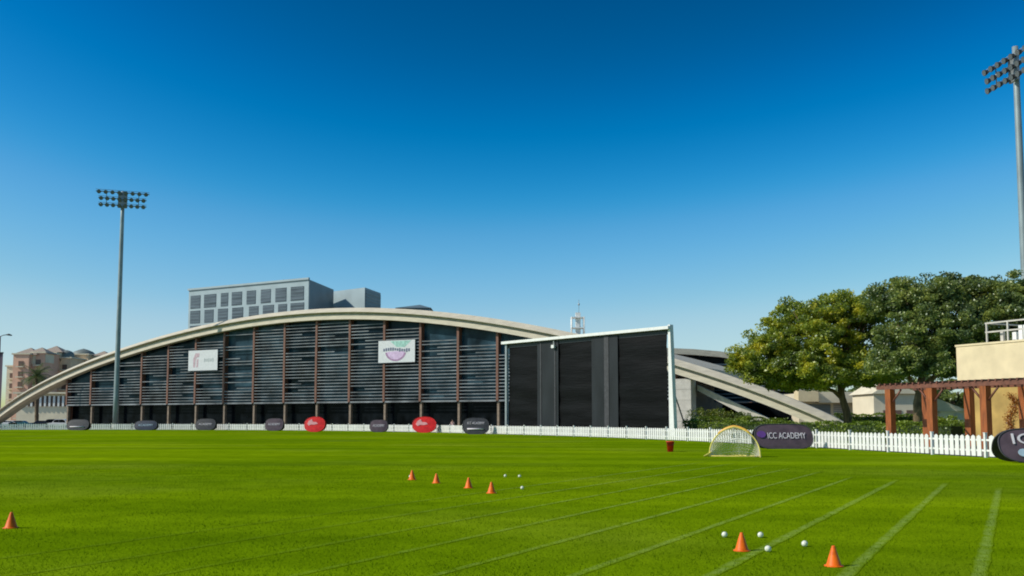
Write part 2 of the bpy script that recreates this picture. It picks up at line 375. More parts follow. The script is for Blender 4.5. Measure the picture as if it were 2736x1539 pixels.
# painted running lanes: straight parallel lines on the grass
VX = (2706 - 1368) / F; LD = Vector((VX, 1, 0)).normalized(); LN = Vector((LD.y, -LD.x, 0))
for k, (b, ye) in enumerate([(0.27, 1300), (1.13, 1288), (2.0, 1279), (2.88, 1272), (3.78, 1258), (4.68, 1249), (5.58, 1242), (6.48, 1236), (7.38, 1232)]):
    x0 = -b * EYE
    ze = EYE * F / (ye - 1121.5); s0 = 6.5
    P = lambda z: Vector((x0 + VX * z, z, 0.004))
    mb = MB(); hw = 0.095
    n = 60; vs = []; pv = []; hw = 0.085 if k < 3 else 0.07
    for i in range(n + 1):
        q = P(s0 + (ze - s0) * i / n); wv = hw * random.uniform(0.85, 1.15)
        lf = max(0.12, min(1.0, 1 + (q.x - 2.5) * 0.16)) * min(1.0, (n - i) / 5)
        for c_, a_ in ((-1, 0), (-.45, .8), (0, 1), (.45, .8), (1, 0)): vs.append(q + LN * wv * c_); pv.append(a_ * lf)
    mb.add(vs, [(5 * i + j, 5 * i + j + 1, 5 * i + j + 6, 5 * i + j + 5) for i in range(n) for j in range(4)])
    lo = mb.build('lane_marking', 'line'); at_ = lo.data.attributes.new('paint', 'FLOAT', 'POINT'); at_.data.foreach_set('value', pv)
    tag(lo, kind='structure')

# ================================================================== PICKET FENCE
fence = thing('picket_fence', (FPTS[0].x, FPTS[0].y, 0), 'low white plastic picket fence curving round the far edge of the field', 'fence')
for i in range(len(FPTS) - 1):
    p, q = FPTS[i], FPTS[i + 1]; X, Nn = frame_of(p, q); L = (q - p).length; Yx = X.cross(UP) * -1
    ax = (X, Yx, UP); mb = MB()
    for zc in (0.30, 0.76): mb.box((p.x + X.x * L / 2, p.y + X.y * L / 2, zc), (L - 0.11, 0.025, 0.085), ax)
    for k in range(9):
        t = L * (k + 1) / 10; c = Vector((p.x, p.y, 0)) + X * t + Yx * 0.027 * (1 if Yx.y < 0 else -1)
        hh = 0.98; ww = 0.13
        a = c - X * ww + UP * 0.05; b_ = c + X * ww + UP * 0.05
        mb.prism([a, b_, c + X * ww + UP * (hh - 0.07), c + UP * hh, c - X * ww + UP * (hh - 0.07)], Yx * 0.02)
    mb.build('picket_panel', 'fence', fence)
    mb = MB(); mb.box((p.x, p.y, 0.53), (0.11, 0.11, 1.06), ax); mb.box((p.x, p.y, 1.075), (0.14, 0.14, 0.03), ax)
    mb.build('post', 'fence', fence)

# ================================================================== MAIN HALL
HO = Vector((-105.734, 192.453, 0)); HD = Vector((0.88903, -0.45785, 0)); HN = Vector((0.45785, 0.88903, 0)); HL = 165.147
PC = (-4.705, 1.253, 5.885, -1.551, -18.7, -0.737, 20.078)
def hh(s):
    if s < 1: return hh(1) + 0.46 * (s - 1)
    if s > HL - 1: return hh(HL - 1) - 0.62 * (s - HL + 1)
    t = 2 * s / HL - 1; r = 0
    for c in PC: r = r * t + c
    return r
def HP(s, o, z): return HO + HD * s + HN * o + UP * z
hall = thing('sports_hall', HP(HL / 2, 0, 0), 'long glass and louvre sports hall under one low concrete arch roof', 'sports hall')
ss = [-7.2 + (HL + 9.4) * i / 120 for i in range(121)]
def slope(s): return (hh(s + 0.5) - hh(s - 0.5))
def strip(sect, closed=True, srange=ss):
    """sweep a section [(o, v)] along the arch; v measured along the normal below the top curve"""
    mb = MB(); n = len(sect); vs = []
    for s in srange:
        m = slope(s); L = math.sqrt(1 + m * m)
        for o, v in sect: vs.append(HP(s - v * m / L * 0, o, max(hh(s) + v * L, -0.3 + 0.001 * o)))
    fs = []
    for i in range(len(srange) - 1):
        for k in range(n if closed else n - 1):
            fs.append((i * n + k, (i + 1) * n + k, (i + 1) * n + (k + 1) % n, i * n + (k + 1) % n))
    mb.add(vs, fs)
    if closed: mb.f += [tuple(range(n))[::-1], tuple(range(len(vs) - n, len(vs)))]; mb.sm += [False] * 2
    return mb
strip([(0.4, 0.0), (-0.75, -0.72), (-0.75, -0.82), (0.4, -0.82)]).build('roof_edge', 'concrete', hall)
strip([(-0.05, -0.82), (-0.05, -1.22), (0.4, -1.22), (0.4, -0.82)]).build('shadow_gap', 'beam', hall)
strip([(-0.25, -1.22), (-0.32, -1.95), (0.9, -1.95), (0.9, -1.22)]).build('arch_beam', 'concrete', hall)
strip([(0.4, -0.02), (38, -0.02), (38, -1.0), (0.9, -1.0), (0.4, -1.0)], srange=[19 + 128.5 * i / 80 for i in range(81)]).build('roof', 'beam', hall)
for r0_, r1_ in ((-7.2, 19), (147.5, HL + 2.2)):
    strip([(0.41, -0.03), (2.2, -0.03), (2.2, -1.9), (0.91, -1.9), (0.41, -1.0)], srange=[r0_ + (r1_ - r0_) * i / 24 for i in range(25)]).build('arch_leg', 'beam', hall)
# facade bays
SC = [20.6 + 6.83 * k for k in range(19)]
glz = 4.5
for i in range(len(SC) - 1):
    a, b_ = SC[i], SC[i + 1]; mb = MB(); n = 4
    bot = [HP(a + (b_ - a) * j / n, 1.3, glz) for j in range(n + 1)]; top = [HP(a + (b_ - a) * j / n, 1.3, hh(a + (b_ - a) * j / n) - 1.4) for j in range(n + 1)]
    mb.prism(bot + top[::-1], HN * 0.1)
    mb.build('glass_panel', 'glass2' if i in (5, 6, 7, 9, 12, 13, 14) else 'glass', hall)
    mb = MB(); mb.prism([HP(a, 2.0, 0), HP(b_, 2.0, 0), HP(b_, 2.0, glz), HP(a, 2.0, glz)], HN * 0.1)
    mb.build('ground_floor_glazing', 'glass_dark', hall)
    mb = MB()
    ztop = min(hh(a), hh(b_)) - 2.35
    if i in (12, 13, 14, 15): ztop -= 1.3
    k = 0; z = glz; rr = random.Random(40 + i)
    segs = [(a + 0.25, b_ - 0.25)]
    while z < ztop:
        p_skip = 0.0 if z < glz + 3.0 else (0.30 if i in (6,) else 0.08)
        x0, x1 = a + 0.2, b_ - 0.2
        if rr.random() < 0.16 and z > glz + 1: (x0, x1) = (x0, x0 + (x1 - x0) * 0.55) if rr.random() < 0.5 else (x0 + (x1 - x0) * 0.45, x1)
        if k < 2 or rr.random() > p_skip:
            c = HP((x0 + x1) / 2, 0.62, z); tl = rr.uniform(-0.35, 0.15)
            mb.box(c, (x1 - x0, 0.16, 0.05), (HD, (HN + UP * tl).normalized(), (UP - HN * tl).normalized()))
            mb.box(c - HN * 0.13, (x1 - x0, 0.03, 0.13 if k else 0.26), (HD, HN, UP))
        z += 0.52; k += 1
    if mb.v: mb.build('louvre_bank', 'slat', hall)
for i, s in enumerate(SC):
    mb = MB(); top = hh(s) - 1.97; mb.box(HP(s, 0.85, (top + glz) / 2), (0.40, 0.9, top - glz), (HD, HN, UP)); mb.build('column_fin', 'fin', hall)
    mb = MB(); mb.box(HP(s, 1.0, glz / 2), (0.36, 0.5, glz - 0.01), (HD, HN, UP)); mb.build('ground_floor_column', 'tan', hall)
# end walls, back wall
mb = MB()
mb.box(HP(20.35, 14, (hh(20.4) - 2) / 2), (0.3, 26, hh(20.4) - 2.05), (HD, HN, UP)); mb.build('end_wall', 'fin', hall)
mb = MB(); n = 40; st = [21 + (143 - 21) * j / n for j in range(n + 1)]
mb.prism([HP(s, 30, 0) for s in st] + [HP(s, 30, hh(s) - 1.05) for s in st[::-1]], HN * 0.3); mb.build('back_wall', 'pier', hall)
mb = MB()
for k in range(5):
    z0 = 7.15 * k / 5; mb.box(HP(144.75, 1.2, z0 + 0.71), (2.35, 2.4, 1.40), (HD, HN, UP))
mb.box(HP(144.75, 1.2, 3.6), (2.28, 2.32, 7.1), (HD, HN, UP)); mb.build('end_pier', 'pier', hall)
# recessed louvred wall to the right of the pier
mb = MB(); s0, s1 = 145.9, 162
mb.prism([HP(s0, 12, 4.2), HP(158, 12, 4.2), HP(s0 + 0.01, 12, hh(s0) - 2.0)], HN * 0.3); mb.build('recessed_wall', 'glass', hall)
mb = MB()
for k in range(6):
    z = 4.25 + k * 0.55; e = s0 + max(0.5, (12.1 * (1 - (z - 4.2) / (hh(s0) - 6.2)))); mb.box(HP((s0 + e) / 2, 11.8, z), (e - s0, 0.2, 0.14), (HD, HN, UP))
mb.build('louvre_bank', 'slat', hall)
mb = MB(); mb.box(HP(151, 16, 2.1), (10, 0.3, 4.1), (HD, HN, UP)); mb.build('ground_floor_glazing', 'glass_dark', hall)
# inclined lower beam in the right leg
mb = MB(); a, b_ = HP(146.2, 2.2, 6.35), HP(159.5, 2.2, 0.0)
mb.prism([a, b_, b_ - UP * 0.3 - HD * 2.2, a - UP * 0.75], HN * 0.8); mb.build('inclined_beam', 'pier', hall)
# banners on the facade
def facade_pt(px, py, off):
    d = ray(px, py); n = HN; t = ((HO + n * off) - Vector((0, 0, EYE))).dot(n) / d.dot(n); return Vector((0, 0, EYE)) + d * t
def banner(px0, px1, py0, py1, label):
    a = facade_pt(px0, py1, 0.25); b_ = facade_pt(px1, py0, 0.25); zc = (a.z + b_.z) / 2; hgt = b_.z - a.z; wid = (Vector((b_.x, b_.y, 0)) - Vector((a.x, a.y, 0))).length
    c = Vector(((a.x + b_.x) / 2, (a.y + b_.y) / 2, zc)); t = thing('banner', (c.x, c.y, c.z - hgt / 2), label, 'banner', 'banners hung on the louvred facade')
    MB().box(c, (wid, 0.06, hgt), (HD, HN, UP)).build('sheet', 'bannerwhite', t)
    mb = MB()
    for z in (-hgt / 2 - 0.04, hgt / 2 + 0.04): mb.box(c + UP * z + HN * 0.02, (wid + 0.16, 0.1, 0.08), (HD, HN, UP))
    mb.build('rail', 'darkmetal', t)
    return t, c - HN * 0.036, wid, hgt
def decal(pts, c, name, m, t, th=0.012):
    MB().prism([c + HD * x + UP * z for x, z in pts], -HN * th).build(name, m, t)
t, c, W_, H_ = banner(503, 582, 934, 991, 'white banner with a faded pink letter mark high on the left half of the facade')
x = -W_ * 0.22
decal([(x - .75, -H_ * .34), (x - .30, -H_ * .34), (x - .2, H_ * .02), (x + .05, H_ * .16), (x + .6, H_ * .16), (x + .75, H_ * .36), (x - .25, H_ * .36), (x - .75, H_ * .1)], c, 'emblem', 'logopink', t)
decal([(x - .02, -H_ * .34), (x + .4, -H_ * .34), (x + .5, H_ * .08), (x + .1, H_ * .08)], c, 'emblem_stroke', 'logopink', t)
mb = MB()
for k in range(7):
    xx = W_ * (0.06 + 0.048 * k); mb.box(c + HD * xx + UP * (H_ * 0.0) - HN * 0.008, (0.13, 0.014, 0.5 if k % 3 else 0.7), (HD, HN, UP))
mb.build('wordmark', 'logogrey', t)
t, c, W_, H_ = banner(1011, 1109, 907, 970, 'white banner with a purple bowl shaped emblem and teal top, mid facade')
def arc(cx, cz, r0, r1, a0, a1, n=16):
    o_ = [(cx + r1 * math.cos(R(a0 + (a1 - a0) * i / n)), cz + r1 * 0.8 * math.sin(R(a0 + (a1 - a0) * i / n))) for i in range(n + 1)]
    i_ = [(cx + r0 * math.cos(R(a1 - (a1 - a0) * i / n)), cz + r0 * 0.8 * math.sin(R(a1 - (a1 - a0) * i / n))) for i in range(n + 1)]
    return o_ + i_
decal([(-W_ * .18, H_ * .47), (W_ * .40, H_ * .47), (W_ * .22, H_ * .18), (0, H_ * .20), (-W_ * .08, H_ * .33)], c, 'emblem_top', 'logoteal', t)
decal(arc(-0.15, 0.05, 0.01, 1.65, 185, 355), c, 'emblem_bowl', 'logopurple', t)
decal(arc(-0.15, 0.05, 1.66, 2.0, 188, 350), c, 'emblem_rim', 'logomauve', t)
mb = MB(); rr = random.Random(3)
for k in range(12):
    xx = -W_ * .34 + W_ * .062 * k; mb.box(c + HD * xx + UP * (H_ * (0.075 + 0.035 * math.sin(k * .5))) - HN * 0.02, (W_ * .04, 0.014, H_ * rr.uniform(.10, .17)), (HD, HN, UP))
mb.build('wordmark', 'logodark', t)

# white lattice frame on the hall roof behind the screen
b0 = HP(125.7, 9, hh(125.7)); t = thing('rooftop_frame', b0, 'small white lattice frame with a thin aerial on the arch roof behind the black screen', 'roof frame')
mb = MB()
for dx, dy in ((-1, -0.6), (0.9, -0.6), (0.9, 0.9), (-1, 0.9)): mb.tube([b0 + Vector((dx, dy, -0.6)), b0 + Vector((dx, dy, 2.6))], 0.09, 6)
for z in (0.9, 2.5): mb.box(b0 + Vector((-0.05, 0.15, z)), (2.1, 1.6, 0.14))
mb.build('lattice', 'white', t)
MB().box(b0 + Vector((0, 0.15, 1.35)), (0.75, 0.7, 3.9)).build('cabinet', 'white', t)
mb = MB(); mb.tube([b0 + Vector((0.15, 0.2, 3.2)), b0 + Vector((0.15, 0.2, 5.3))], 0.035, 5); mb.lathe([(0.0, 0), (0.14, .06), (0.14, .3), (0, .36)], b0 + Vector((0.15, 0.2, 4.4)), 8); mb.build('aerial', 'steel', t)

# ================================================================== SIGHT SCREEN
SA = Vector((-0.47, 108, 0)); SB = Vector((15.35, 90, 0)); SX, SN = frame_of(SA, SB); SW = (SB - SA).length; SH = 10.35
if SN.y > 0: SN = -SN
scr = thing('sight_screen', (SA + SB) / 2, 'huge black mesh sight screen with white top beam standing behind the fence', 'sight screen')
def SP(px):  # metres along the screen for a column of the photo
    d = ray(px, 1000); A_ = Vector((d.x, d.y)); a = SA; k = (a.x * A_.y - a.y * A_.x) / (SX.y * A_.x - SX.x * A_.y); return k
def sbox(mb, s0, s1, o, th, z0, z1): mb.box(SA + SX * (s0 + s1) / 2 + SN * o + UP * (z0 + z1) / 2, (s1 - s0, th, z1 - z0), (SX, -SN, UP))
for i, (p0, p1, o, m) in enumerate([(1362, 1446, 0.05, 'mesh'), (1492, 1592, 0.05, 'mesh'), (1652, 1785, 0.12, 'mesh')]):
    n = 14; k0, k1 = SP(p0), SP(p1); mb = MB(); vs = []
    zz = [0.15 + (SH - 0.25) * j / n for j in range(n + 1)]
    for j, z in enumerate(zz):
        for a in range(9):
            f_ = a / 8; sag = 0.05 * math.sin(j * 1.9 + f_ * 2 + i) + 0.22 * math.sin(math.pi * f_) * math.sin(math.pi * j / n) * (1 if j % 5 else 0.5)
            vs.append(SA + SX * (k0 + (k1 - k0) * f_) + SN * (o + sag) + UP * z)
    nn = len(vs); vs += [q - SN * 0.03 for q in vs]
    fs = [(j * 9 + a, j * 9 + a + 1, (j + 1) * 9 + a + 1, (j + 1) * 9 + a) for j in range(n) for a in range(8)]
    fs += [tuple(nn + q for q in f_[::-1]) for f_ in fs]
    mb.add(vs, fs, True); mb.build('screen_panel', m, scr)
for p0, p1, o in [(1440, 1496, 0.22), (1586, 1656, 0.26)]:
    mb = MB(); sbox(mb, SP(p0), SP(p1), o, 0.05, 0.15, SH - 0.15); mb.build('overlap_strip', 'mesh2', scr)
for p0, p1, o in [(1448, 1451, 0.27), (1486, 1489, 0.27), (1620, 1632, 0.31)]:
    mb = MB(); sbox(mb, SP(p0), SP(p1), o, 0.04, 0.15, SH - 0.1); mb.build('seam_tape', 'charcoal', scr)
mb = MB(); sbox(mb, -0.5, SW + 0.15, 0.25, 0.75, SH, SH + 0.30); mb.build('top_beam', 'white', scr)
mb = MB(); sbox(mb, -0.05, SW, 0.0, 0.3, SH - 0.45, SH - 0.003); mb.build('top_rail', 'darkmetal', scr)
mb = MB(); sbox(mb, -0.12, 0.16, 0.2, 0.3, 0, SH - 0.003); mb.build('side_post', 'steel', scr)
mb = MB(); e = SA + SX * (SW + 0.0) + SN * 0.3
mb.prism([e - SX * 0.12, e + SX * 0.5, e + SX * 0.12 + UP * (SH + 0.45), e - SX * 0.12 + UP * (SH + 0.45)], -SN * 0.5); mb.build('side_frame', 'white', scr)
for k in range(6):
    s = SW * (k + 0.5) / 6; mb = MB(); mb.tube([SA + SX * s - SN * 0.3, SA + SX * s - SN * 0.3 + UP * (SH - .1)], 0.12, 8); mb.tube([SA + SX * s - SN * 0.35 + UP * (SH - 1), SA + SX * s - SN * 5 + UP * 0.05], 0.07, 6); mb.build('rear_strut', 'steel', scr)
mb = MB(); tp = e + UP * (SH + 0.4); mb.tube([tp, tp + Vector((1.2, 6, -3.6)), tp + Vector((1.6, 9, -6.0))], 0.035, 5); mb.build('stay_cable', 'steel', scr)
lp = SA + SX * SP(1487) + SN * 0.5 + UP * (SH - 0.75)
mb = MB(); mb.box(lp, (0.42, 0.25, 0.34), (SX, -SN, UP)); mb.box(lp + UP * 0.38 - SN * 0.05, (0.06, 0.06, 0.5)); mb.build('lamp', 'white', scr)

# ================================================================== FLOODLIGHT MASTS
def mast(base, top_z, face, label, rows=3, cols=8, wid=8.6, tilt=0.35, drop=0.3):
    base = Vector((base[0], base[1], 0)); t = thing('floodlight_mast', base, label, 'floodlight mast', 'floodlight masts round the field')
    mb = MB(); mb.tube([base, base + UP * 0.9], 0.55, 16); mb.build('base', 'pier', t)
    mb = MB(); n = 8; mb.tube([base + UP * (0.8 + (top_z - 0.8) * i / n) for i in range(n + 1)], [0.46 - 0.16 * i / n for i in range(n + 1)], 16); mb.build('pole', 'pole', t)
    Fc = Vector((face[0], face[1], 0)).normalized(); X = Vector((-Fc.y, Fc.x, 0))
    for r in range(rows):
        z = top_z - drop - r * 1.12; w_ = wid * (1 if r == 0 else 0.90)
        mb = MB(); mb.box(base + Fc * 0.42 + UP * z, (w_, 0.14, 0.16), (X, Fc, UP)); mb.box(base + Fc * 0.42 + UP * (z + 0.33), (w_, 0.07, 0.06), (X, Fc, UP)); mb.build('crossarm', 'steel', t)
        for k in range(cols):
            x = -w_ / 2 + w_ * (k + 0.5) / cols; c = base + Fc * 0.75 + X * x + UP * (z - 0.12)
            dr = (Fc - UP * tilt).normalized()
            pts = [c - dr * 0.32, c - dr * 0.18, c + dr * 0.08, c + dr * 0.25]
            lb = MB().tube(pts, [0.10, 0.22, 0.31, 0.35], 12).build('floodlight', 'darkmetal', t)
            MB().tube([c + dr * 0.252, c + dr * 0.275], [0.32, 0.31], 12).build('lens', 'lens', lb)
    mb = MB()
    for sx in (-1, 1): MB().tube([base + Fc * 0.42 + X * sx * wid * 0.30 + UP * (top_z - drop), base + Fc * 0.42 + X * sx * wid * 0.30 + UP * (top_z - drop - 2.4)], 0.06, 6).build('head_strut', 'steel', t)
    mb.box(base + Fc * 0.25 + UP * (top_z - 1.3 - drop), (1.5, 0.3, 2.7), (X, Fc, UP)); mb.build('head_frame', 'steel', t)
    return t
a = at(329, 512, 160); mast((a.x, 160), a.z, (0.32, -0.95), 'tall floodlight mast with three rows of lamps before the hall, left half of photo')
a = at(2712, 125, 98); mast((a.x, 98), a.z, (-0.995, -0.10), 'tall pale floodlight mast rising behind the yellow building, lamps turned side on', cols=8, wid=9.4, drop=1.2)

# ================================================================== OFFICE BLOCK BEHIND
def obox(mb, P0, P1, back, z0, z1):
    """box with front base edge P0-P1 going back by vector back"""
    mb.prism([P0 + UP * z0, P1 + UP * z0, P1 + back + UP * z0, P0 + back + UP * z0], UP * (z1 - z0))
ZT = at(825, 747, 230).z
C0 = at(825, 747, 230); C0.z = 0; C1 = at(505, 778, 250); C1.z = 0; C2 = at(890, 768, 248); C2.z = 0
off = thing('office_building', C0, 'grey office block with a grid of dark windows rising behind the arch roof', 'office building')
bk = C2 - C0
mb = MB(); obox(mb, C1, C0, bk, 0, ZT); mb.build('wall', 'office', off)
X, Nn = frame_of(C1, C0); Wd = (C0 - C1).length
mb = MB(); mb.box(C1 + X * Wd / 2 + UP * (ZT - 0.02) + Nn * 0.1 + UP * 0.25, (Wd + 0.4, 0.5, 0.5), (X, -Nn, UP)); mb.build('parapet', 'office', off)
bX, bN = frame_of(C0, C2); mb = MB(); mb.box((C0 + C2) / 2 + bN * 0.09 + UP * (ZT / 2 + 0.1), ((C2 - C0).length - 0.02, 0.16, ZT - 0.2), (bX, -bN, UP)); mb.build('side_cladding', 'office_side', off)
def onx(px):
    d = ray(px, 900); k = (C1.x * d.y - C1.y * d.x) / (X.y * d.x - X.x * d.y); return k
rows = [([(507, 533), (543, 575), (588, 607), (617, 644), (657, 681), (695, 721), (734, 763), (775, 810)], ZT - 5.0, ZT - 1.5),
        ([(507, 533), (545, 569), (581, 607), (619, 648), (664, 689), (701, 730), (742, 765), (775, 811)], ZT - 9.0, ZT - 5.6),
        ([(507, 536), (550, 575), (588, 608), (622, 651), (661, 683), (697, 724), (738, 765), (778, 808)], ZT - 13.0, ZT - 9.6)]
for cols_, z0, z1 in rows:
    for (p0, p1) in cols_:
        k0, k1 = onx(p0), onx(p1); cc = C1 + X * (k0 + k1) / 2 + Nn * 0.03 + UP * (z0 + z1) / 2
        wn = MB().box(cc, (k1 - k0, 0.12, z1 - z0), (X, -Nn, UP)).build('window', 'office_win', off)
        mb = MB()
        for j in range(4): mb.box(cc + Nn * 0.09 + UP * ((z1 - z0) * (j - 1.5) / 4), (k1 - k0 - 0.1, 0.05, 0.12), (X, -Nn, UP))
        mb.build('sun_louvre', 'office_side', wn)
mb = MB(); q = at(735, 740, 240); mb.box((q.x, 243, ZT + 0.9), (1.2, 1.2, 1.2)); mb.tube([(q.x + 1.5, 243, ZT), (q.x + 1.5, 243, ZT + 2.0)], 0.07, 5); mb.build('roof_plant', 'office_side', off)
D0 = at(975, 768, 244); zt2 = D0.z; D0.z = 0; D1 = at(868, 772, 254); D1.z = 0; D2 = at(1017, 781, 255); D2.z = 0
of2 = thing('office_building', D0, 'plain grey office tower with a louvred right side, just right of the windowed block', 'office building')
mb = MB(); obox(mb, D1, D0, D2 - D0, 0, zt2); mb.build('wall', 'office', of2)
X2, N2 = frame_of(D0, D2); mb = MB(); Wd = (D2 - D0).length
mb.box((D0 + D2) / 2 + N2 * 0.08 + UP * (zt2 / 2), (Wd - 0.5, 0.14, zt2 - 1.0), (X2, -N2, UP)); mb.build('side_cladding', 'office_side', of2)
mb = MB()
for j in range(12): mb.box((D0 + D2) / 2 + N2 * 0.2 + UP * (zt2 - 1.5 - j * 0.9), (Wd - 0.8, 0.1, 0.25), (X2, -N2, UP))
mb.build('louvre', 'office_win', of2)
E0 = at(1108, 818, 262); z3 = E0.z; E0.z = 0
of3 = thing('office_building', E0, 'low dark rooftop just showing above the arch, right of the two office towers', 'office building')
MB().box(E0 + UP * (z3 - 1.0) / 2, (9, 8, z3 - 1.0)).build('wall', 'office_side', of3)
zr = z3 - 1.0; mb = MB(); P4 = [E0 + Vector((sx * 5, sy * 4.5, zr)) for sx, sy in ((-1, -1), (1, -1), (1, 1), (-1, 1))]
mb.add(P4 + [E0 + Vector((1.5, 0, zr + 1.4))], [(3, 2, 1, 0), (0, 1, 4), (1, 2, 4), (2, 3, 4), (3, 0, 4)]); mb.build('roof', 'office_side', of3)

# ================================================================== SECOND HALL (right, behind)
def prof(pts, Y):
    return [at(px, py, Y) for px, py in pts]
Y2 = 196; top = prof([(1690, 929), (1760, 930), (1850, 934), (1920, 940), (1985, 950), (2060, 985), (2110, 1015), (2150, 1048)], Y2)
h2 = thing('sports_hall', (top[3].x, Y2, 0), 'smaller dark louvred hall with a shallow curved roof between black screen and big tree', 'sports hall')
base = [Vector((p.x, p.y, 0)) for p in top]
MB().prism([p for p in base] + [Vector((p.x, p.y, p.z - 1.2)) for p in top[::-1]], (6, 14, 0)).build('wall', 'glass_dark', h2)
mb = MB()
for i in range(len(top) - 1):
    a, b_ = top[i], top[i + 1]; f0 = Vector((0, -1.4, 0))
    mb.add([a + f0, b_ + f0, b_ + f0 - UP * 1.2, a + f0 - UP * 1.2, a + Vector((6, 15, 0)), b_ + Vector((6, 15, 0)), b_ + Vector((6, 15, -1.2)), a + Vector((6, 15, -1.2))],
           [(3, 2, 1, 0), (0, 1, 5, 4), (2, 3, 7, 6), (4, 5, 6, 7)])
mb.build('roof', 'concrete', h2)
mb = MB(); z = 1.5
while z < 14:
    xs = [p for p in top if p.z - 1.4 > z]
    if xs: mb.box(((top[0].x + xs[-1].x) / 2, Y2 - 0.35, z), (xs[-1].x - top[0].x, 0.3, 0.18 if int(z * 10) % 3 else 0.28))
    z += 0.9
mb.build('louvre_bank', 'slat', h2)
mb = MB()
for k in range(8):
    x = top[0].x + k * 4.9; hz = [p.z for p in top if p.x >= x][0] if x < top[-1].x else 4
    mb.box((x, Y2 - 0.6, (hz - 2) / 2), (0.4, 0.4, hz - 2))
mb.build('column', 'fin', h2)

# ================================================================== LEFT: APARTMENTS, ARCADE, CARS, PALM, LAMP
def apartment(px0, px1, pyt, Y, wallm, label, wings, domes, nx, nz):
    a = at(px0, pyt, Y); b_ = at(px1, pyt, Y); t = thing('apartment_building', ((a.x + b_.x) / 2, Y, 0), label, 'apartment building', 'pink and tan apartment blocks')
    for (q0, q1, qy, dy, m) in wings:
        c0, c1 = at(q0, qy, Y), at(q1, qy, Y); wdt = c1.x - c0.x; dep = 14
        wl = MB().box(((c0.x + c1.x) / 2, Y + dy + dep / 2, c0.z / 2), (wdt, dep, c0.z)).build('wall', m, t)
        mb = MB(); mb.box(((c0.x + c1.x) / 2, Y + dy + dep / 2, c0.z + 0.2), (wdt + 0.8, dep + 0.8, 0.45)); mb.build('cornice', 'creamwall', t)
        nn = max(1, int(round(wdt / 3.4))); z = c0.z - 3.0
        while z > 3:
            for k in range(nn):
                x = c0.x + wdt * (k + 0.5) / nn
                f_ = MB().box((x, Y + dy - 0.01, z), (1.5, 0.3, 1.7)).build('window', 'aptwin', t)
                if k % 2 == 0: MB().box((x, Y + dy - 0.6, z - 1.0), (2.4, 1.0, 0.35)).build('balcony', 'creamwall', f_)
            z -= 3.3
    for (q, qy, r, kind) in domes:
        c = at(q, qy, Y); zz = c.z
        if kind == 'hip':
            P4 = [Vector((c.x + sx * r, Y + 5 + sy * r, zz - r * 0.6)) for sx, sy in ((-1, -1), (1, -1), (1, 1), (-1, 1))]
            MB().add(P4 + [Vector((c.x, Y + 5, zz))], [(3, 2, 1, 0), (0, 1, 4), (1, 2, 4), (2, 3, 4), (3, 0, 4)]).build('roof', 'rooftile', t)
            MB().box((c.x, Y + 5, zz - r * 0.6 - 1.5), (r * 1.5, r * 1.5, 2.9)).build('turret', 'creamwall', t)
        else:
            MB().lathe([(r, -r), (r, -r * 0.7), (r * .93, -r * .4), (r * .7, -r * .15), (r * .35, 0), (0.02, 0.1 * r)], (c.x, Y + 5, zz), 16).build('dome', 'greydome', t)
            MB().lathe([(r * .9, -r - 2.5), (r * .9, -r)], (c.x, Y + 5, zz), 12).build('turret', 'creamwall', t)
    return t
apartment(20, 110, 940, 300, 'pink', 'pink terracotta apartment block with hipped turrets, leftmost behind the arch', [(36, 78, 947, 0, 'pink'), (5, 36, 978, 3, 'creamwall'), (78, 112, 942, 2, 'pink')],
          [(62, 926, 4.2, 'hip'), (92, 925, 3.6, 'hip')], 0, 0)
apartment(112, 172, 950, 310, 'tanwall', 'middle apartment block with a dark tower, seen above the left end of the arch', [(112, 150, 945, 0, 'pink'), (150, 182, 956, 2, 'tanwall')], [(132, 921, 4.0, 'hip'), (160, 934, 2.4, 'dome')], 0, 0)
apartment(172, 290, 950, 322, 'tanwall', 'tan apartment block with a round grey dome, nearest the mast above the arch', [(183, 236, 948, 0, 'tanwall'), (236, 300, 954, 3, 'tanwall')],
          [(206, 932, 4.4, 'dome'), (262, 935, 3.0, 'hip')], 0, 0)
p = at(-4, 945, 264); t = thing('tower_building', (p.x - 2, 264, 0), 'dark purple brown building cut off by the left edge', 'building')
bv = Vector((p.x * 10 / 264 - 1, 10, 0)); e0 = Vector((p.x - 5, 264, 0)); e1 = Vector((p.x + 1.3, 264, 0))
MB().prism([e0, e1, e1 + bv, e0 + bv], UP * p.z).build('wall', mat('plum_wall', (0.16, 0.12, 0.15), 0.8), t)
MB().prism([q_ + UP * (p.z + .01) for q_ in (e0 - Vector((.3, .3, 0)), e1 + Vector((.3, -.3, 0)), e1 + bv, e0 + bv)], UP * 0.4).build('parapet', 'darkmetal', t)
a = at(40, 1052, 240); b_ = at(185, 1052, 240); t = thing('arcade_building', ((a.x + b_.x) / 2, 240, 0), 'long low cream building with a row of pale columns behind the parked cars', 'building')
MB().box(((a.x + b_.x) / 2, 247, a.z / 2), (b_.x - a.x, 12, a.z)).build('wall', 'creamwall', t)
mb = MB(); n = 12
for k in range(n): mb.box((a.x + (b_.x - a.x) * (k + 0.5) / n, 240.6, a.z - 1.9), (0.45, 0.4, 2.7))
mb.build('colonnade', 'white', t)
mb = MB(); mb.box(((a.x + b_.x) / 2, 240.94, a.z - 1.9), (b_.x - a.x - 0.6, 0.1, 2.6)); mb.build('shade_panel', 'aptwin', t)  # flat dark panel, shade behind the columns put in as colour
mb = MB(); mb.box(((a.x + b_.x) / 2, 240.3, a.z + 0.2), (b_.x - a.x + 0.6, 1.4, 0.4)); mb.build('cornice', 'creamwall', t)

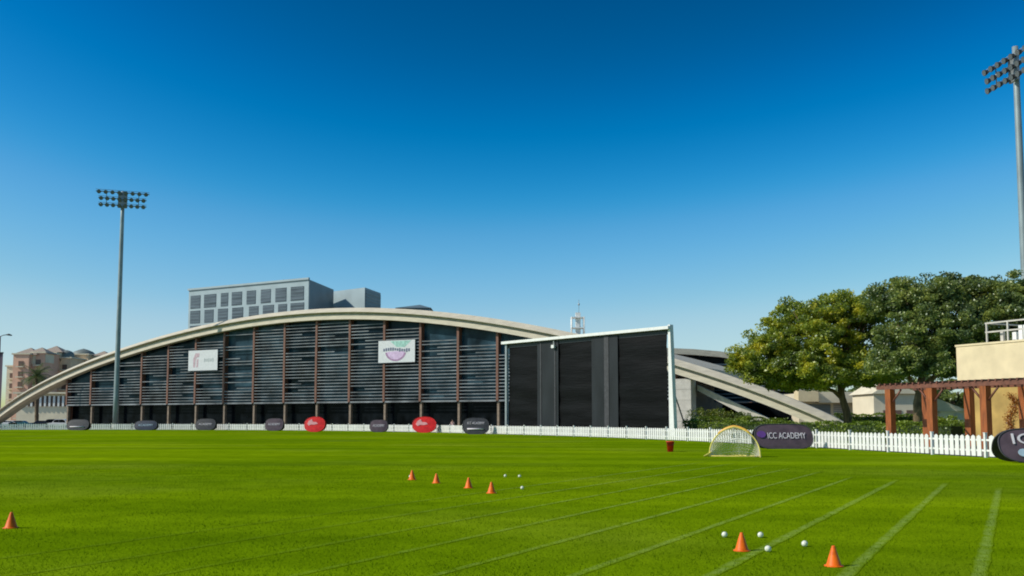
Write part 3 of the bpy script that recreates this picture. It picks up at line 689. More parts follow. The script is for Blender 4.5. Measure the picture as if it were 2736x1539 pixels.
def car(x, Y, paint, label, suv=False, flip=1):
    t = thing('parked_car', (x, Y, 0), label, 'car', 'cars parked beyond the left end of the hall')
    H = 1.78 if suv else 1.45
    prof_ = [(-2.2, .45), (-2.25, .75), (-2.1, .95), (-1.3, 1.02)] + [(-0.75, H - .06), (-0.4, H), (0.9, H), (1.35, H - .1)] + ([(2.1, 1.1), (2.2, .95)] if suv else [(1.9, 1.05), (2.2, .98)]) + [(2.25, .5), (2.1, .32), (-2.1, .32)]
    mb = MB(); n = len(prof_)
    for sy in (0,):
        ring = []
        for yy, k in ((-0.88, 0), (-0.6, 1), (0.6, 1), (0.88, 0)):
            for px_, pz in prof_: ring.append(Vector((x + flip * px_, Y + yy * (1 if pz < 1.1 else 0.86), pz)))
        fs = [((j) * n + i, (j) * n + (i + 1) % n, (j + 1) * n + (i + 1) % n, (j + 1) * n + i) for j in range(3) for i in range(n)]
        mb.add(ring, fs + [tuple(range(n))[::-1], tuple(range(3 * n, 4 * n))])
    body = mb.build('body', paint, t)
    for sy in (-1, 1):
        yy = Y + sy * 0.80
        mb = MB(); poly = [(-1.15, 1.06), (-0.70, H - .14), (-0.35, H - .09), (0.15, H - .09), (0.15, 1.06)]
        mb.prism([Vector((x + flip * a_, yy + sy * 0.02, b)) for a_, b in poly], (0, sy * 0.04, 0)); mb.build('window', 'glass_dark', t)
        mb = MB(); poly = [(0.23, 1.06), (0.23, H - .09), (0.9, H - .09), (1.28, H - .18), (1.6, 1.08)]
        mb.prism([Vector((x + flip * a_, yy + sy * 0.02, b)) for a_, b in poly], (0, sy * 0.04, 0)); mb.build('window', 'glass_dark', t)
        for sx in (-1.35, 1.4):
            c = Vector((x + flip * sx, Y + sy * 0.80, 0.33))
            wh = MB().tube([c - Vector((0, .11, 0)), c + Vector((0, .11, 0))], 0.33, 16).build('wheel', 'tyre', t)
            MB().tube([c + Vector((0, sy * .112, 0)), c + Vector((0, sy * .125, 0))], 0.19, 12).build('rim', 'steel', wh)
        MB().box((x + flip * -2.2, Y + sy * 0.62, .72), (.1, .3, .16)).build('headlight', 'lens', t)
for px, pt, lb, sv_, fl in [(24, 'carwhite', 'white car parked leftmost, beside the foot of the arch', False, 1), (56, 'carteal', 'dark teal car parked next to the white car by the arch foot', False, -1),
                            (92, 'carblack', 'black car parked behind the palm trunk', False, 1), (128, 'carblack', 'black car parked between the palm trunk and the white off-roader', True, -1),
                            (160, 'carwhite', 'tall white off-road car parked against the left end of the hall', True, 1)]:
    q = at(px, 1121, 203); car(q.x, 203 + (3 if pt == 'carblack' else 0), pt, lb, sv_, fl)

# date palm behind the arch
q = at(99, 1121, 214); pb = Vector((q.x, 214, 0)); ptop = at(98, 1006, 214)
pal = thing('palm_tree', pb, 'palm tree with a stout trunk and drooping fronds behind the left leg of the arch', 'palm tree')
mb = MB(); n = 14; mb.tube([pb + (ptop - pb) * i / n for i in range(n + 1)], [0.42 - 0.10 * i / n + (0.05 if i % 2 else 0) for i in range(n + 1)], 10); mb.build('trunk', 'bark', pal)
mb = MB()
for k in range(34):
    az = random.uniform(0, 2 * math.pi); el = random.uniform(-0.35, 1.25); L = random.uniform(3.6, 4.6)
    d = Vector((math.cos(az) * math.cos(el), math.sin(az) * math.cos(el), math.sin(el))); p = ptop.copy(); pts = [p.copy()]
    for j in range(9): d = (d - UP * 0.13).normalized(); p = p + d * L / 9; pts.append(p.copy())
    mb.tube(pts, [0.06 - 0.005 * j for j in range(10)], 4)
    for j in range(1, 10):
        dd = (pts[j] - pts[j - 1]).normalized(); sd = dd.cross(UP).normalized(); ll = 0.75 * math.sin(math.pi * (j + 1) / 12) + 0.15
        for u in (0, .5):
            b0_ = pts[j - 1] + (pts[j] - pts[j - 1]) * u
            for sg in (-1, 1):
                tip = b0_ + sd * sg * ll + dd * 0.35 - UP * 0.22; mb.add([b0_ - dd * 0.05, b0_ + dd * 0.09, tip], [(0, 1, 2)])
mb.build('fronds', 'palm', pal)
# street lamp at the left edge
q = at(1, 898, 178); lb_ = Vector((q.x, 178, 0)); sl_ = thing('street_lamp', lb_, 'tall dark street lamp with one curved arm at the left edge', 'street lamp')
MB().tube([lb_, lb_ + UP * q.z * 0.5, lb_ + UP * q.z], [0.2, 0.15, 0.1], 10).build('pole', 'darkmetal', sl_)
tp = lb_ + UP * (q.z - 0.1); MB().tube([tp, tp + Vector((0.5, 0, 0.25)), tp + Vector((1.2, 0, 0.35))], 0.07, 8).build('arm', 'darkmetal', sl_)
hd = MB().tube([tp + Vector((1.1, 0, 0.35)), tp + Vector((1.6, 0, 0.38)), tp + Vector((2.2, 0, 0.22))], [0.1, 0.2, 0.1], 10).build('lamp_head', 'darkmetal', sl_)

# ================================================================== RIGHT: CREAM VILLAS, HEDGES, TREES
def pbox(mb, px0, px1, py0, py1, Y, dep):
    a, b_ = at(px0, py1, Y), at(px1, py0, Y); mb.box(((a.x + b_.x) / 2, Y + dep / 2, (a.z + b_.z) / 2), (b_.x - a.x, dep, b_.z - a.z)); return mb
q = at(2270, 1121, 140); vil = thing('low_building', (q.x, 140, 0), 'low cream flat roofed building with grey shuttered openings behind the tree trunk', 'building')
mb = MB(); z0_ = 0
a, b_ = at(2134, 1043, 140), at(2425, 1043, 140)
mb.box(((a.x + b_.x) / 2, 146.5, a.z / 2 - 0.2), (b_.x - a.x - 0.5, 11, a.z - 0.4)); mb.build('wall', 'creamwall', vil)
pbox(MB(), 2134, 2187, 1043, 1073, 138.5, 2.2).build('parapet', 'yellowwall', vil)
pbox(MB(), 2188, 2425, 1047, 1076, 139.3, 1.6).build('parapet', 'creamwall', vil)
for (p0, p1) in ((2146, 2219), (2228, 2256), (2296, 2362), (2380, 2410)):
    wn = pbox(MB(), p0, p1, 1080, 1108, 140.85, 0.2).build('opening', 'office_side' if p1 - p0 > 40 else 'pier', vil)
    mb = MB(); a, b_ = at(p0, 1108, 140.8), at(p1, 1080, 140.8)
    for j in range(5): mb.box(((a.x + b_.x) / 2, 140.8, a.z + (b_.z - a.z) * (j + .5) / 5), (b_.x - a.x - .05, 0.06, 0.06))
    mb.build('shutter', 'slat', wn)
q = at(2375, 1021, 128); hs_ = thing('gabled_house', (q.x, 128, 0), 'pale house with a pitched grey roof left of the pergola', 'house')
a, b_ = at(2334, 1050, 128), at(2450, 1050, 128); wl = MB().box(((a.x + b_.x) / 2, 132, a.z / 2), (b_.x - a.x, 8, a.z)).build('wall', 'creamwall', hs_)
mb = MB(); zr = q.z; mb.prism([Vector((a.x - .4, 127.5, a.z - 0.1)), Vector((b_.x + .4, 127.5, a.z - 0.1)), Vector(((a.x + b_.x) / 2 - .9, 127.5, zr))], (0, 9, 0)); mb.build('roof', 'creamwall', hs_)
q = at(2545, 1080, 96); hut = thing('garden_hut', (q.x, 96, 0), 'small cream hut with a sloping roof seen between the pergola posts', 'hut')
a, b_ = at(2512, 1098, 96), at(2582, 1098, 96); wl = MB().box(((a.x + b_.x) / 2, 98.5, a.z / 2), (b_.x - a.x, 5, a.z)).build('wall', 'creamwall', hut)
mb = MB(); mb.prism([Vector((a.x - .5, 95.7, a.z + 1.3)), Vector((a.x - .5, 95.7, a.z - .05)), Vector((b_.x + .3, 95.7, a.z - .05))], (0, 5.6, 0)); mb.build('roof', 'shirt' if 0 else 'concrete', hut)
MB().box(((a.x + b_.x) / 2 + .5, 95.97, a.z / 2), (0.9, 0.1, a.z * .8)).build('door', 'pier', hut)

def hedge(p, q, h_, dep, m, label, size=0.16, dens=420, group=None):
    p = Vector((*p, 0)); q = Vector((*q, 0)); X = (q - p).normalized(); Yd = Vector((-X.y, X.x, 0)); L = (q - p).length
    t = thing('hedge', (p + q) / 2, label, 'hedge', group); n = int(L * dens)
    # box-like volume, thick at the skin
    u = rng.uniform(0, L, n); side = rng.integers(0, 3, n); a = rng.uniform(-0.5, 0.5, n) * dep; z = rng.uniform(0.02, 1, n) * h_
    a = np.where(side == 0, -dep / 2 + rng.exponential(0.06, n), a); z = np.where(side > 0, h_ - rng.exponential(0.06, n), z); a = np.where(side == 2, dep / 2 - rng.exponential(.1, n), a)
    z = np.where(side == 2, rng.uniform(0, 1, n) * h_, z)
    wob = 0.12 * np.sin(u * 1.3) + 0.08 * np.sin(u * 3.7 + 1); z = np.clip(z + wob * (z / h_) + rng.normal(0, .03, n), .02, None)
    c = np.array([p.x, p.y, 0]) + u[:, None] * np.array(X) + a[:, None] * np.array(Yd) + z[:, None] * np.array([0, 0, 1.])
    quads('foliage', c, size, m, t)
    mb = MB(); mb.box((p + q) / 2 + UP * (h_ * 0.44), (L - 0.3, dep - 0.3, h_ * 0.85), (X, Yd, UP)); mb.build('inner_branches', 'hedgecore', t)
    return t
a = gnd(1840, 1140); 
hedge((at(1836, 1121, 92).x, 92), (at(2185, 1121, 80).x, 80), 1.45, 1.3, 'hedge', 'dark clipped hedge behind the fence left of the tree trunk')
hedge((at(2190, 1121, 78).x, 78), (at(2560, 1121, 63).x, 63), 1.40, 1.3, 'hedge', 'dark clipped hedge running from the tree trunk to the pergola')
hedge((at(2290, 1121, 100).x, 100), (at(2470, 1121, 94).x, 94), 1.75, 1.6, 'shrub', 'bright yellow green hedge behind the dark one, left of the pergola', 0.2)
hedge((at(2230, 1121, 122).x, 122), (at(2520, 1121, 118).x, 118), 2.4, 1.2, 'hedge', 'farthest dark hedge along the foot of the cream building', 0.22)
hedge((at(1870, 1121, 104).x, 104), (at(2100, 1121, 98).x, 98), 1.85, 1.6, 'hedge', 'flat topped green hedge under the right leg of the arch', 0.2)
def shrub(px, Y, hgt, r, m, label, group=None, size=0.18, n=2200):
    q = at(px, 1121, Y); b = Vector((q.x, Y, 0)); t = thing('shrub', b, label, 'shrub', group)
    pts = clump_points([((b.x, b.y, hgt * 0.6), r, r, hgt * 0.4, 1)], 30, r * 0.35, n / 30)
    quads('foliage', pts, size, m, t)
    mb = MB()
    for k in range(5):
        an = k * 1.26; mb.tube([b + Vector((0.05 * math.cos(an), 0.05 * math.sin(an), 0)), b + Vector((r * .5 * math.cos(an), r * .5 * math.sin(an), hgt * .7))], [0.04, 0.015], 5)
    mb.build('stems', 'bark', t)
shrub(1876, 112, 3.2, 1.7, 'shrub', 'yellow green shrub nearest the concrete pier')
shrub(1925, 113, 3.0, 1.8, 'shrub', 'middle yellow green shrub of the three beneath the sloping beam')
shrub(1972, 112, 2.7, 1.6, 'shrub', 'rightmost yellow green shrub beneath the sloping beam')
shrub(1852, 95, 2.2, 1.1, 'leaf2', 'small dark bush with pale bare stems beside the concrete pier', n=700)
shrub(2540, 68, 1.75, 1.5, 'hedge', 'low dark bush between the pergola posts')

def tree(base, limbs, lobes, m, label, per, leaves, crad, size, trunk_r):
    b = Vector(base); t = thing('broadleaf_tree', b, label, 'tree', 'broad crowned trees right of the hall')
    mb = MB()
    for pts, r0, r1 in limbs:
        n = len(pts); mb.tube(pts, [r0 + (r1 - r0) * i / (n - 1) for i in range(n)], 9)
    # twigs into the lobes
    rr = random.Random(5); hub = limbs[0][0][-1]
    for (c, rx, ry, rz, w_) in lobes:
        c = Vector(c)
        for k in range(5):
            e = c + Vector((rr.uniform(-.6, .6) * rx, rr.uniform(-.6, .6) * ry, rr.uniform(-.3, .5) * rz)); md = hub.lerp(e, .5) + Vector((rr.uniform(-.5, .5), 0, rr.uniform(-.7, .1)))
            mb.tube([hub, md, e], [trunk_r * .38, trunk_r * .2, 0.03], 6)
    mb.build('trunk', 'bark', t)
    quads('crown', clump_points(lobes, per, crad, leaves), size, m, t)
    return t
def LB(px, py, Y, rx, rz, w_=1, ry=None):
    p = at(px, py, Y); return ((p.x, p.y, p.z), rx, ry or rx, rz, w_)
Y = 96
T = lambda px, py, Y_=Y: at(px, py, Y_)
b = T(2268, 1121); b.z = 0
tree(b, [([b, T(2262, 1100), T(2250, 1062), T(2246, 1035), T(2240, 985)], 0.42, 0.26), ([T(2252, 1066), T(2228, 1045), T(2195, 1032), T(2160, 1010)], 0.25, 0.08), ([T(2247, 1045), T(2275, 1010), T(2300, 970)], 0.2, 0.08)],
     [LB(2245, 838, Y + 1, 4.6, 2.5, 1.1), LB(2150, 868, Y, 4.3, 2.8, 1.1), LB(2075, 925, Y, 3.7, 2.3, .9), LB(2010, 968, Y - 1, 2.6, 1.9, .6), LB(2215, 945, Y - 2, 4.6, 3.0, 1.2),
      LB(2130, 985, Y - 2, 3.9, 1.8, .9), LB(2050, 1005, Y - 1, 2.9, 1.2, .6),  LB(2320, 930, Y, 4.2, 3.0, 1.1), LB(2265, 1000, Y - 3, 3.9, 1.7, .8), LB(2340, 1005, Y - 1, 2.6, 1.5, .5), LB(2100, 1022, Y - 1, 2.6, 1.0, .5), LB(2175, 1025, Y - 2, 2.4, 0.9, .4), LB(2300, 840, Y, 3.0, 2.0, .6)],
     'leaf1', 'wide tree with yellow green crown and bare leaning trunk, left of the pergola', 90, 210, 0.85, 0.25, 0.42)
Y = 84
b = T(2452, 1121, Y); b.z = 0
tree(b, [([b, T(2452, 1080, Y), T(2458, 1040, Y), T(2465, 990, Y)], 0.45, 0.3), ([T(2455, 1050, Y), T(2430, 1010, Y), T(2410, 960, Y)], 0.25, 0.1), ([T(2460, 1040, Y), T(2520, 985, Y), T(2590, 930, Y)], 0.28, 0.1)],
     [LB(2395, 808, Y + 2, 3.0, 2.1, .9), LB(2460, 800, Y + 2, 3.3, 2.2, 1), LB(2560, 800, Y + 3, 4.0, 2.5, 1.1), LB(2660, 795, Y + 3, 4.2, 2.4, 1.1), LB(2730, 820, Y + 3, 3.6, 2.6, .8),
      LB(2440, 890, Y, 4.0, 2.8, 1.1), LB(2540, 900, Y, 4.2, 2.8, 1.1), LB(2650, 880, Y + 1, 4.0, 2.4, 1), LB(2480, 970, Y, 4.0, 1.7, .8), LB(2400, 975, Y - 1, 3.0, 1.7, .7), LB(2570, 985, Y + 1, 3.0, 1.3, .5), LB(2730, 900, Y + 2, 3, 2.3, .5)],
     'leaf2', 'taller darker tree whose crown rises behind the yellow building', 90, 210, 0.8, 0.235, 0.45)

for i_, (px, Yt, top_, rr_, lb) in enumerate([(2350, 160, 1000, 5.5, 'distant dark tree peeping above the cream building, left of the pergola'), (2450, 150, 985, 6.0, 'distant dark tree behind the grey roofed house and the pergola beam'),
                                 (2545, 135, 990, 5.5, 'distant dark tree seen through the pergola above the cream hut'), (2250, 168, 1018, 5.0, 'distant dark tree directly behind the leaning trunk')]):
    b = at(px, 1121, Yt); b.z = 0; zt_ = at(px, top_, Yt).z
    tree(b, [([b, b + Vector((0.1, 0, zt_ * .3)), b + Vector((0, 0, zt_ * .55))], 0.3, 0.15)], [((b.x - 2, b.y, zt_ * .62), rr_ * .7, rr_ * .6, zt_ * .32, 1), ((b.x + 2.4, b.y, zt_ * .55), rr_ * .7, rr_ * .6, zt_ * .36, 1), ((b.x, b.y, zt_ * .36), rr_, rr_ * .6, zt_ * .26, 1)],
         'leaf2', lb, 40, 70, 0.9, 0.42, 0.3)
# windows of the pale house and hut
a = at(2352, 1085, 128)
for k in range(3):
    c = Vector((a.x + 0.8 + k * 1.6, 127.97, 2.3)); f_ = MB().box(c, (0.9, 0.1, 1.3)).build('window', 'aptwin', hs_); MB().box(c + Vector((0, -.07, -.72)), (1.1, 0.12, 0.12)).build('sill', 'pier', f_)

# ================================================================== PERGOLA AND YELLOW BUILDING
PD = Vector((0.41, -0.912, 0)).normalized(); PN = Vector((0.912, 0.41, 0)).normalized(); PB = Vector((22.68, 56, 0))
per = thing('pergola', PB + PD * 5 + PN * 1.5, 'red brown timber pergola with thick square posts in front of the yellow building', 'pergola')
pz = 3.45
def ppos(px):
    d = ray(px, 1121); k = (PB.x * d.y - PB.y * d.x) / (PD.y * d.x - PD.x * d.y); return k
for px in (2380, 2491, 2635, 2810):
    k = ppos(px)
    for o_ in (0, 3.0):
        c = PB + PD * k + PN * o_; MB().box(c + UP * pz / 2, (0.40, 0.40, pz), (PD, PN, UP)).build('post', 'timber', per)
        MB().box(c + UP * 0.06, (0.5, 0.5, 0.12), (PD, PN, UP)).build('post_base', 'beamwood', per)
k1 = ppos(2860)
for o_ in (-0.12, 0.12, 2.88, 3.12):
    c = PB + PD * (k1 / 2 - .3) + PN * o_; MB().box(c + UP * (pz + 0.13), (k1 + 1.4, 0.09, 0.24), (PD, PN, UP)).build('beam', 'beamwood', per)
s = -0.7
while s < k1 + .6:
    c = PB + PD * s + PN * 1.62; MB().box(c + UP * (pz + 0.25 + 0.055), (0.10, 3.7, 0.11), (PD, PN, UP)).build('rafter', 'beamwood', per); s += 0.42
for px in (2380, 2491, 2635):
    k = ppos(px)
    for sg in (-1, 1):
        if px == 2380 and sg < 0: continue
        a = PB + PD * (k + sg * 0.2) + UP * (pz - 0.75); b_ = PB + PD * (k + sg * 0.85) + UP * (pz - 0.02)
        MB().tube([a, b_], 0.06, 4).build('brace', 'beamwood', per)
# yellow building
c0 = Vector((28.75, 60.4, 0)); yb_ = thing('yellow_building', c0, 'two storey pale yellow building at the right edge behind the pergola', 'building')
WX = PD; WN = PN; zw = at(2573, 927, 60.4).z
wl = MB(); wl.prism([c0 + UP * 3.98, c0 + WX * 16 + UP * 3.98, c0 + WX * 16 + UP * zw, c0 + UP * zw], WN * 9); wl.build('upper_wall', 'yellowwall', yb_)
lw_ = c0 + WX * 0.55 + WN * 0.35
MB().prism([lw_, lw_ + WX * 15.3, lw_ + WX * 15.3 + UP * 3.96, lw_ + UP * 3.96], WN * 8.3).build('lower_wall', 'shaded', yb_)
MB().prism([c0 + UP * zw - WX * .05 - WN * .05, c0 + WX * 16 + UP * zw - WN * .05, c0 + WX * 16 + UP * (zw + .12) - WN * .05, c0 + UP * (zw + .12) - WX * .05 - WN * .05], WN * 0.3).build('coping', 'yellowwall', yb_)
rl = MB(); r0 = c0 + WX * 1.6 + WN * 0.9 + UP * zw
for k in range(7):
    rl.box(r0 + WX * k * 1.5 + UP * 0.72, (0.09, 0.09, 1.44), (WX, WN, UP))
    if k % 2 == 0: rl.box(r0 + WX * (k * 1.5 + 0.35) + WN * 1 + UP * 0.5, (0.2, 0.2, 1.0), (WX, WN, UP))
for z in (0.85, 1.42): rl.box(r0 + WX * 4.5 + UP * z, (9.2, 0.07, 0.09), (WX, WN, UP))
rl.box(r0 + WX * 0 + WN * 1.5 + UP * 1.42, (0.07, 3.0, 0.09), (WX, WN, UP)); rl.build('roof_railing', 'pier', yb_)
for k, (dx, hg) in enumerate(((0.5, .9), (0.95, 1.3), (1.3, 1.3), (2.8, .8))):
    MB().box(r0 + WX * dx + WN * 2.0 + UP * hg / 2, (0.28, 0.28, hg), (WX, WN, UP)).build('roof_vent', 'white', yb_)
# climbing plant on the lower wall
q = lw_ + WX * 3.1 - WN * 0.12; cp = thing('climbing_plant', q, 'rusty orange climbing plant on the ochre wall under the pergola', 'plant')
pts = []
for k in range(900):
    zz = random.uniform(0.4, 3.3); x = 0.25 * math.sin(zz * 3) + random.gauss(0, 0.10 + 0.12 * abs(math.sin(zz * 2.2))); pts.append((q.x + WX.x * x - WN.x * random.uniform(0, .12), q.y + WX.y * x - WN.y * random.uniform(0, .12), zz))
quads('foliage', np.array(pts), 0.1, leafmat('rusty_leaves', [(0.25, 0.08, 0.01), (0.45, 0.16, 0.02)]), cp)
MB().tube([q + UP * z + WX * 0.25 * math.sin(z * 3) for z in (0, .5, 1, 1.5, 2, 2.5, 3.1)], 0.03, 5).build('stem', 'bark', cp)
# wall vents lettering strip on the pergola edge is too small to read: three small red dots
mb = MB()

# ================================================================== AD PODS
def stadium(w_, h_, n=20, ex=0.5):
    """oval outline with flat top: superellipse"""
    return [(w_ / 2 * math.copysign(abs(math.cos(a)) ** (ex), math.cos(a)), h_ / 2 * math.copysign(abs(math.sin(a)) ** (0.8), math.sin(a))) for a in [2 * math.pi * i / (2 * n) for i in range(2 * n)]]
def pod(px0, px1, pyt, pyb, m, label, text=None, tcol='letter', tsize=0.5, lean=0.38, ex=0.55, swoosh=None, sub=None, turn=0.0, Y=None, tx=0.0, emb=None):
    base = gnd((px0 + px1) / 2, pyb); 
    Yb = base.y if Y is None else Y
    a, b_ = at(px0, pyb, Yb), at(px1, pyb, Yb); w_ = b_.x - a.x; hgt = at(px0, pyt, Yb).z
    o = thing('advertising_pod', ((a.x + b_.x) / 2, Yb, 0), label, 'advertising pod', 'pop-up advertising pods along the fence')
    X = Vector((math.cos(turn), math.sin(turn), 0)); Nf = Vector((X.y, -X.x, 0)); c = Vector(((a.x + b_.x) / 2, Yb, 0))
    sl_h = hgt / math.cos(lean)
    for k, sg in enumerate((1, -1)):
        Z = (UP * math.cos(lean) - Nf * sg * math.sin(lean)).normalized(); F_ = (Nf * sg * math.cos(lean) + UP * math.sin(lean)).normalized()
        ctr = c + Nf * sg * (hgt * math.tan(lean) / 2 + 0.02) + UP * (hgt / 2 + 0.01)
        out = stadium(w_, sl_h, 22, ex); n = len(out); mb = MB(); vs = []
        # slightly domed sheet
        for f_, bz in ((1.0, 0), (0.8, 0.03), (0.45, 0.05)):
            vs += [ctr + X * x * f_ + Z * z * f_ + F_ * bz for x, z in out]
        vs.append(ctr + F_ * 0.055); vs += [ctr + X * x + Z * z - F_ * 0.02 for x, z in out]
        fs = [(r * n + i, r * n + (i + 1) % n, (r + 1) * n + (i + 1) % n, (r + 1) * n + i) for r in range(2) for i in range(n)]
        fs += [(2 * n + i, 2 * n + (i + 1) % n, 3 * n) for i in range(n)] + [tuple(3 * n + 1 + i for i in range(n))[::-1]]
        mb.add(vs, fs, True); pn = mb.build('panel', m if k == 0 else ('charcoal' if m != 'red' else 'red'), o)
        mb = MB(); pts = [ctr + X * x * 1.005 + Z * z * 1.005 for x, z in out]; mb.tube(pts + [pts[0]], 0.025 + 0.004 * hgt, 5, cap=False); mb.build('hoop', 'charcoal' if m != 'red' else 'red', o)
        if k == 0:
            if text: text_mesh('lettering', text, tsize, tcol, pn, ctr + F_ * 0.085 + Z * (sl_h * (0.16 if sub or text == 'ICC' else 0.0)) + X * tx, X, Z, 0.006, width=w_ * (0.66 if len(text) > 3 else 0.45))
            if emb:
                ex_, ez_, er_, em_ = emb; dc = [ctr + F_ * 0.075 + X * (ex_ + er_ * math.cos(a_)) + Z * (ez_ + er_ * .8 * math.sin(a_)) for a_ in [2 * math.pi * i_ / 20 for i_ in range(20)]]
                MB().prism(dc, F_ * 0.015).build('emblem', em_, pn)
            if sub:
                mb = MB(); mb.tube([ctr + F_ * 0.07 + Z * (-sl_h * 0.2) + X * (w_ * s_) for s_ in (-0.33, 0.30)], sl_h * .05, 6); mb.build('stripe', sub, pn)
            if swoosh:
                mb = MB(); P_ = [(-.36, .02), (-.30, .22), (-.16, .34), (-.10, .16), (.08, .14), (.16, .02), (-.02, -.04), (-.16, -.02), (-.28, -.10)]
                mb.prism([ctr + F_ * 0.075 + X * w_ * x + Z * sl_h * z for x, z in P_], F_ * 0.012); mb.build('logo', swoosh, pn)
    return o
pod(181, 239, 1121, 1149, 'charcoal', 'grey oval advertising pod farthest left on the fence line', sub='letter', Y=149)
pod(361, 421, 1124, 1150, 'navy', 'dark navy oval pod just right of the left floodlight mast', 'ACADEMY', 'paleblue', 0.5, Y=150)
pod(524, 577, 1119, 1150, 'charcoal', 'grey oval pod standing below the smaller white banner', 'ACADEMY', 'letter', .5, Y=150)
pod(710, 758, 1118, 1150, 'purple', 'dark oval pod just left of the first red pod', 'ACADEMY', 'letter', .5, Y=142)
pod(815, 869, 1114, 1154, 'red', 'smaller round red pod, the left one of the two red pods', swoosh='palepink', ex=0.95)
pod(989, 1036, 1122, 1153, 'purple', 'dark purple oval pod between the two red pods', 'ACADEMY', 'letter', .5, Y=127)
pod(1103, 1165, 1114, 1156, 'red', 'larger round red pod, the right one of the two red pods', swoosh='palepink', ex=0.95)
pod(1237, 1306, 1117, 1160, 'charcoal', 'dark grey oval pod just left of the black sight screen', 'ICC ACADEMY', 'letter', 0.42, sub='letter')
po = pod(2013, 2168, 1134, 1190, 'purple', 'wide dark purple pod with white lettering beside the pop-up goal', 'ICC ACADEMY', 'letter', 0.52, ex=0.42, turn=0.05, Y=54, tx=0.12, emb=(-1.32, 0.10, 0.26, 'violet'))
po2 = pod(2665, 2890, 1146, 1232, 'purple', 'large dark pod cut off by the right edge of the field view', 'ICC', 'letter', 0.62, ex=0.55, turn=-0.05, Y=36.6, tx=-0.42, emb=(-0.82, -0.32, 0.2, 'paleblue'))
# ================================================================== PERSON AT THE FENCE
def person(base, face=0.0):
    b = Vector(base); t = thing('person', b, 'distant person in a pale pink top standing at the white fence', 'person')
    J = {'pel': (0, 0, .88), 'wai': (0, 0, 1.02), 'che': (0, 0, 1.25), 'nek': (0, 0, 1.40), 'hd0': (0, -.01, 1.46), 'hd1': (0, -.015, 1.56), 'hd2': (0, 0, 1.64),
         'hl': (-.1, 0, .84), 'kl': (-.11, -.02, .46), 'al': (-.12, .02, .08), 'tl': (-.13, -.12, .04), 'hr': (.1, 0, .84), 'kr': (.12, -.03, .46), 'ar': (.14, .02, .08), 'tr': (.16, -.12, .04),
         'sl': (-.18, 0, 1.33), 'el': (-.24, .02, 1.06), 'wl': (-.22, -.10, .83), 'fl': (-.21, -.14, .74), 'sr': (.18, 0, 1.33), 'er': (.25, .02, 1.06), 'wr': (.23, -.12, .84), 'fr': (.22, -.16, .75)}
    rad = dict(pel=.14, wai=.125, che=.15, nek=.055, hd0=.075, hd1=.095, hd2=.06, hl=.09, kl=.06, al=.04, tl=.035, hr=.09, kr=.06, ar=.04, tr=.035, sl=.06, el=.042, wl=.03, fl=.025, sr=.06, er=.042, wr=.03, fr=.025)
    E_ = [('pel', 'wai'), ('wai', 'che'), ('che', 'nek'), ('nek', 'hd0'), ('hd0', 'hd1'), ('hd1', 'hd2'), ('pel', 'hl'), ('hl', 'kl'), ('kl', 'al'), ('al', 'tl'), ('pel', 'hr'), ('hr', 'kr'), ('kr', 'ar'), ('ar', 'tr'),
          ('che', 'sl'), ('sl', 'el'), ('el', 'wl'), ('wl', 'fl'), ('che', 'sr'), ('sr', 'er'), ('er', 'wr'), ('wr', 'fr')]
    def skin(name, keys, m, grow=1.0):
        ks = list(keys); ed = [(ks.index(a_), ks.index(c_)) for a_, c_ in E_ if a_ in ks and c_ in ks]
        me = bpy.data.meshes.new(name); me.from_pydata([J[k] for k in ks], ed, []); o = bpy.data.objects.new(name, me); col.objects.link(o)
        md = o.modifiers.new('s', 'SKIN'); sv_ = me.skin_vertices[0].data
        for i, k in enumerate(ks): sv_[i].radius = (rad[k] * grow, rad[k] * grow * (0.75 if k in ('pel', 'wai', 'che') else 1)); sv_[i].use_root = (i == 0)
        o.modifiers.new('d', 'SUBSURF').levels = 2; dg = bpy.context.evaluated_depsgraph_get(); m2 = bpy.data.meshes.new_from_object(o.evaluated_get(dg)); bpy.data.objects.remove(o)
        m2.materials.clear(); m2.materials.append(M[m]); m2.polygons.foreach_set('use_smooth', [True] * len(m2.polygons)); m2.name = name
        o2 = bpy.data.objects.new(name, m2); col.objects.link(o2); o2.parent = t; return o2
    skin('body', J.keys(), 'skin')
    skin('shirt', ['wai', 'pel', 'che', 'sl', 'el', 'sr', 'er'], 'shirt', 1.14)
    skin('trousers', ['pel', 'hl', 'kl', 'al', 'hr', 'kr', 'ar'], 'bannerwhite', 1.16)
    hr = MB(); hr.lathe([(.0, .115), (.06, .10), (.095, .05), (.102, -.01), (.09, -.04)], (0, 0.015, 1.585), 14); hr.build('hair', 'hair', t, local=True)
q = gnd(1209, 1154.5); person((q.x, q.y, 0))

# ================================================================== POP-UP GOAL
q = gnd(1963, 1221); G = thing('pop_up_goal', (q.x, q.y, 0), 'pop-up football goal with a curved yellow frame and white net', 'football goal')
gw, gh, gd = 1.12, 1.33, 1.0
def gp(a): return Vector((gw * math.copysign(abs(math.cos(a)) ** 1.3, math.cos(a)), 0, gh * math.sin(a) ** 0.82 if math.sin(a) > 0 else 0))
arcp = [gp(math.pi * i / 28) for i in range(29)]
MB().tube(arcp, 0.03, 8, cap=False).build('front_arch', 'yellowtube', G, local=True)
MB().tube([arcp[i] + Vector((0, 0.02, 0.03)) for i in range(7, 22)], 0.05, 8).build('top_sleeve', 'orangetube', G, local=True)
MB().tube([Vector((gw, 0, .03)), Vector((-gw, 0, .03))], 0.02, 6).build('ground_bar', 'yellowtube', G, local=True)
bp = [Vector((gw * math.cos(math.pi * i / 20), gd * math.sin(math.pi * i / 20), 0.03)) for i in range(21)]
MB().tube(bp, 0.03, 8).build('rear_hoop', 'yellowtube', G, local=True)
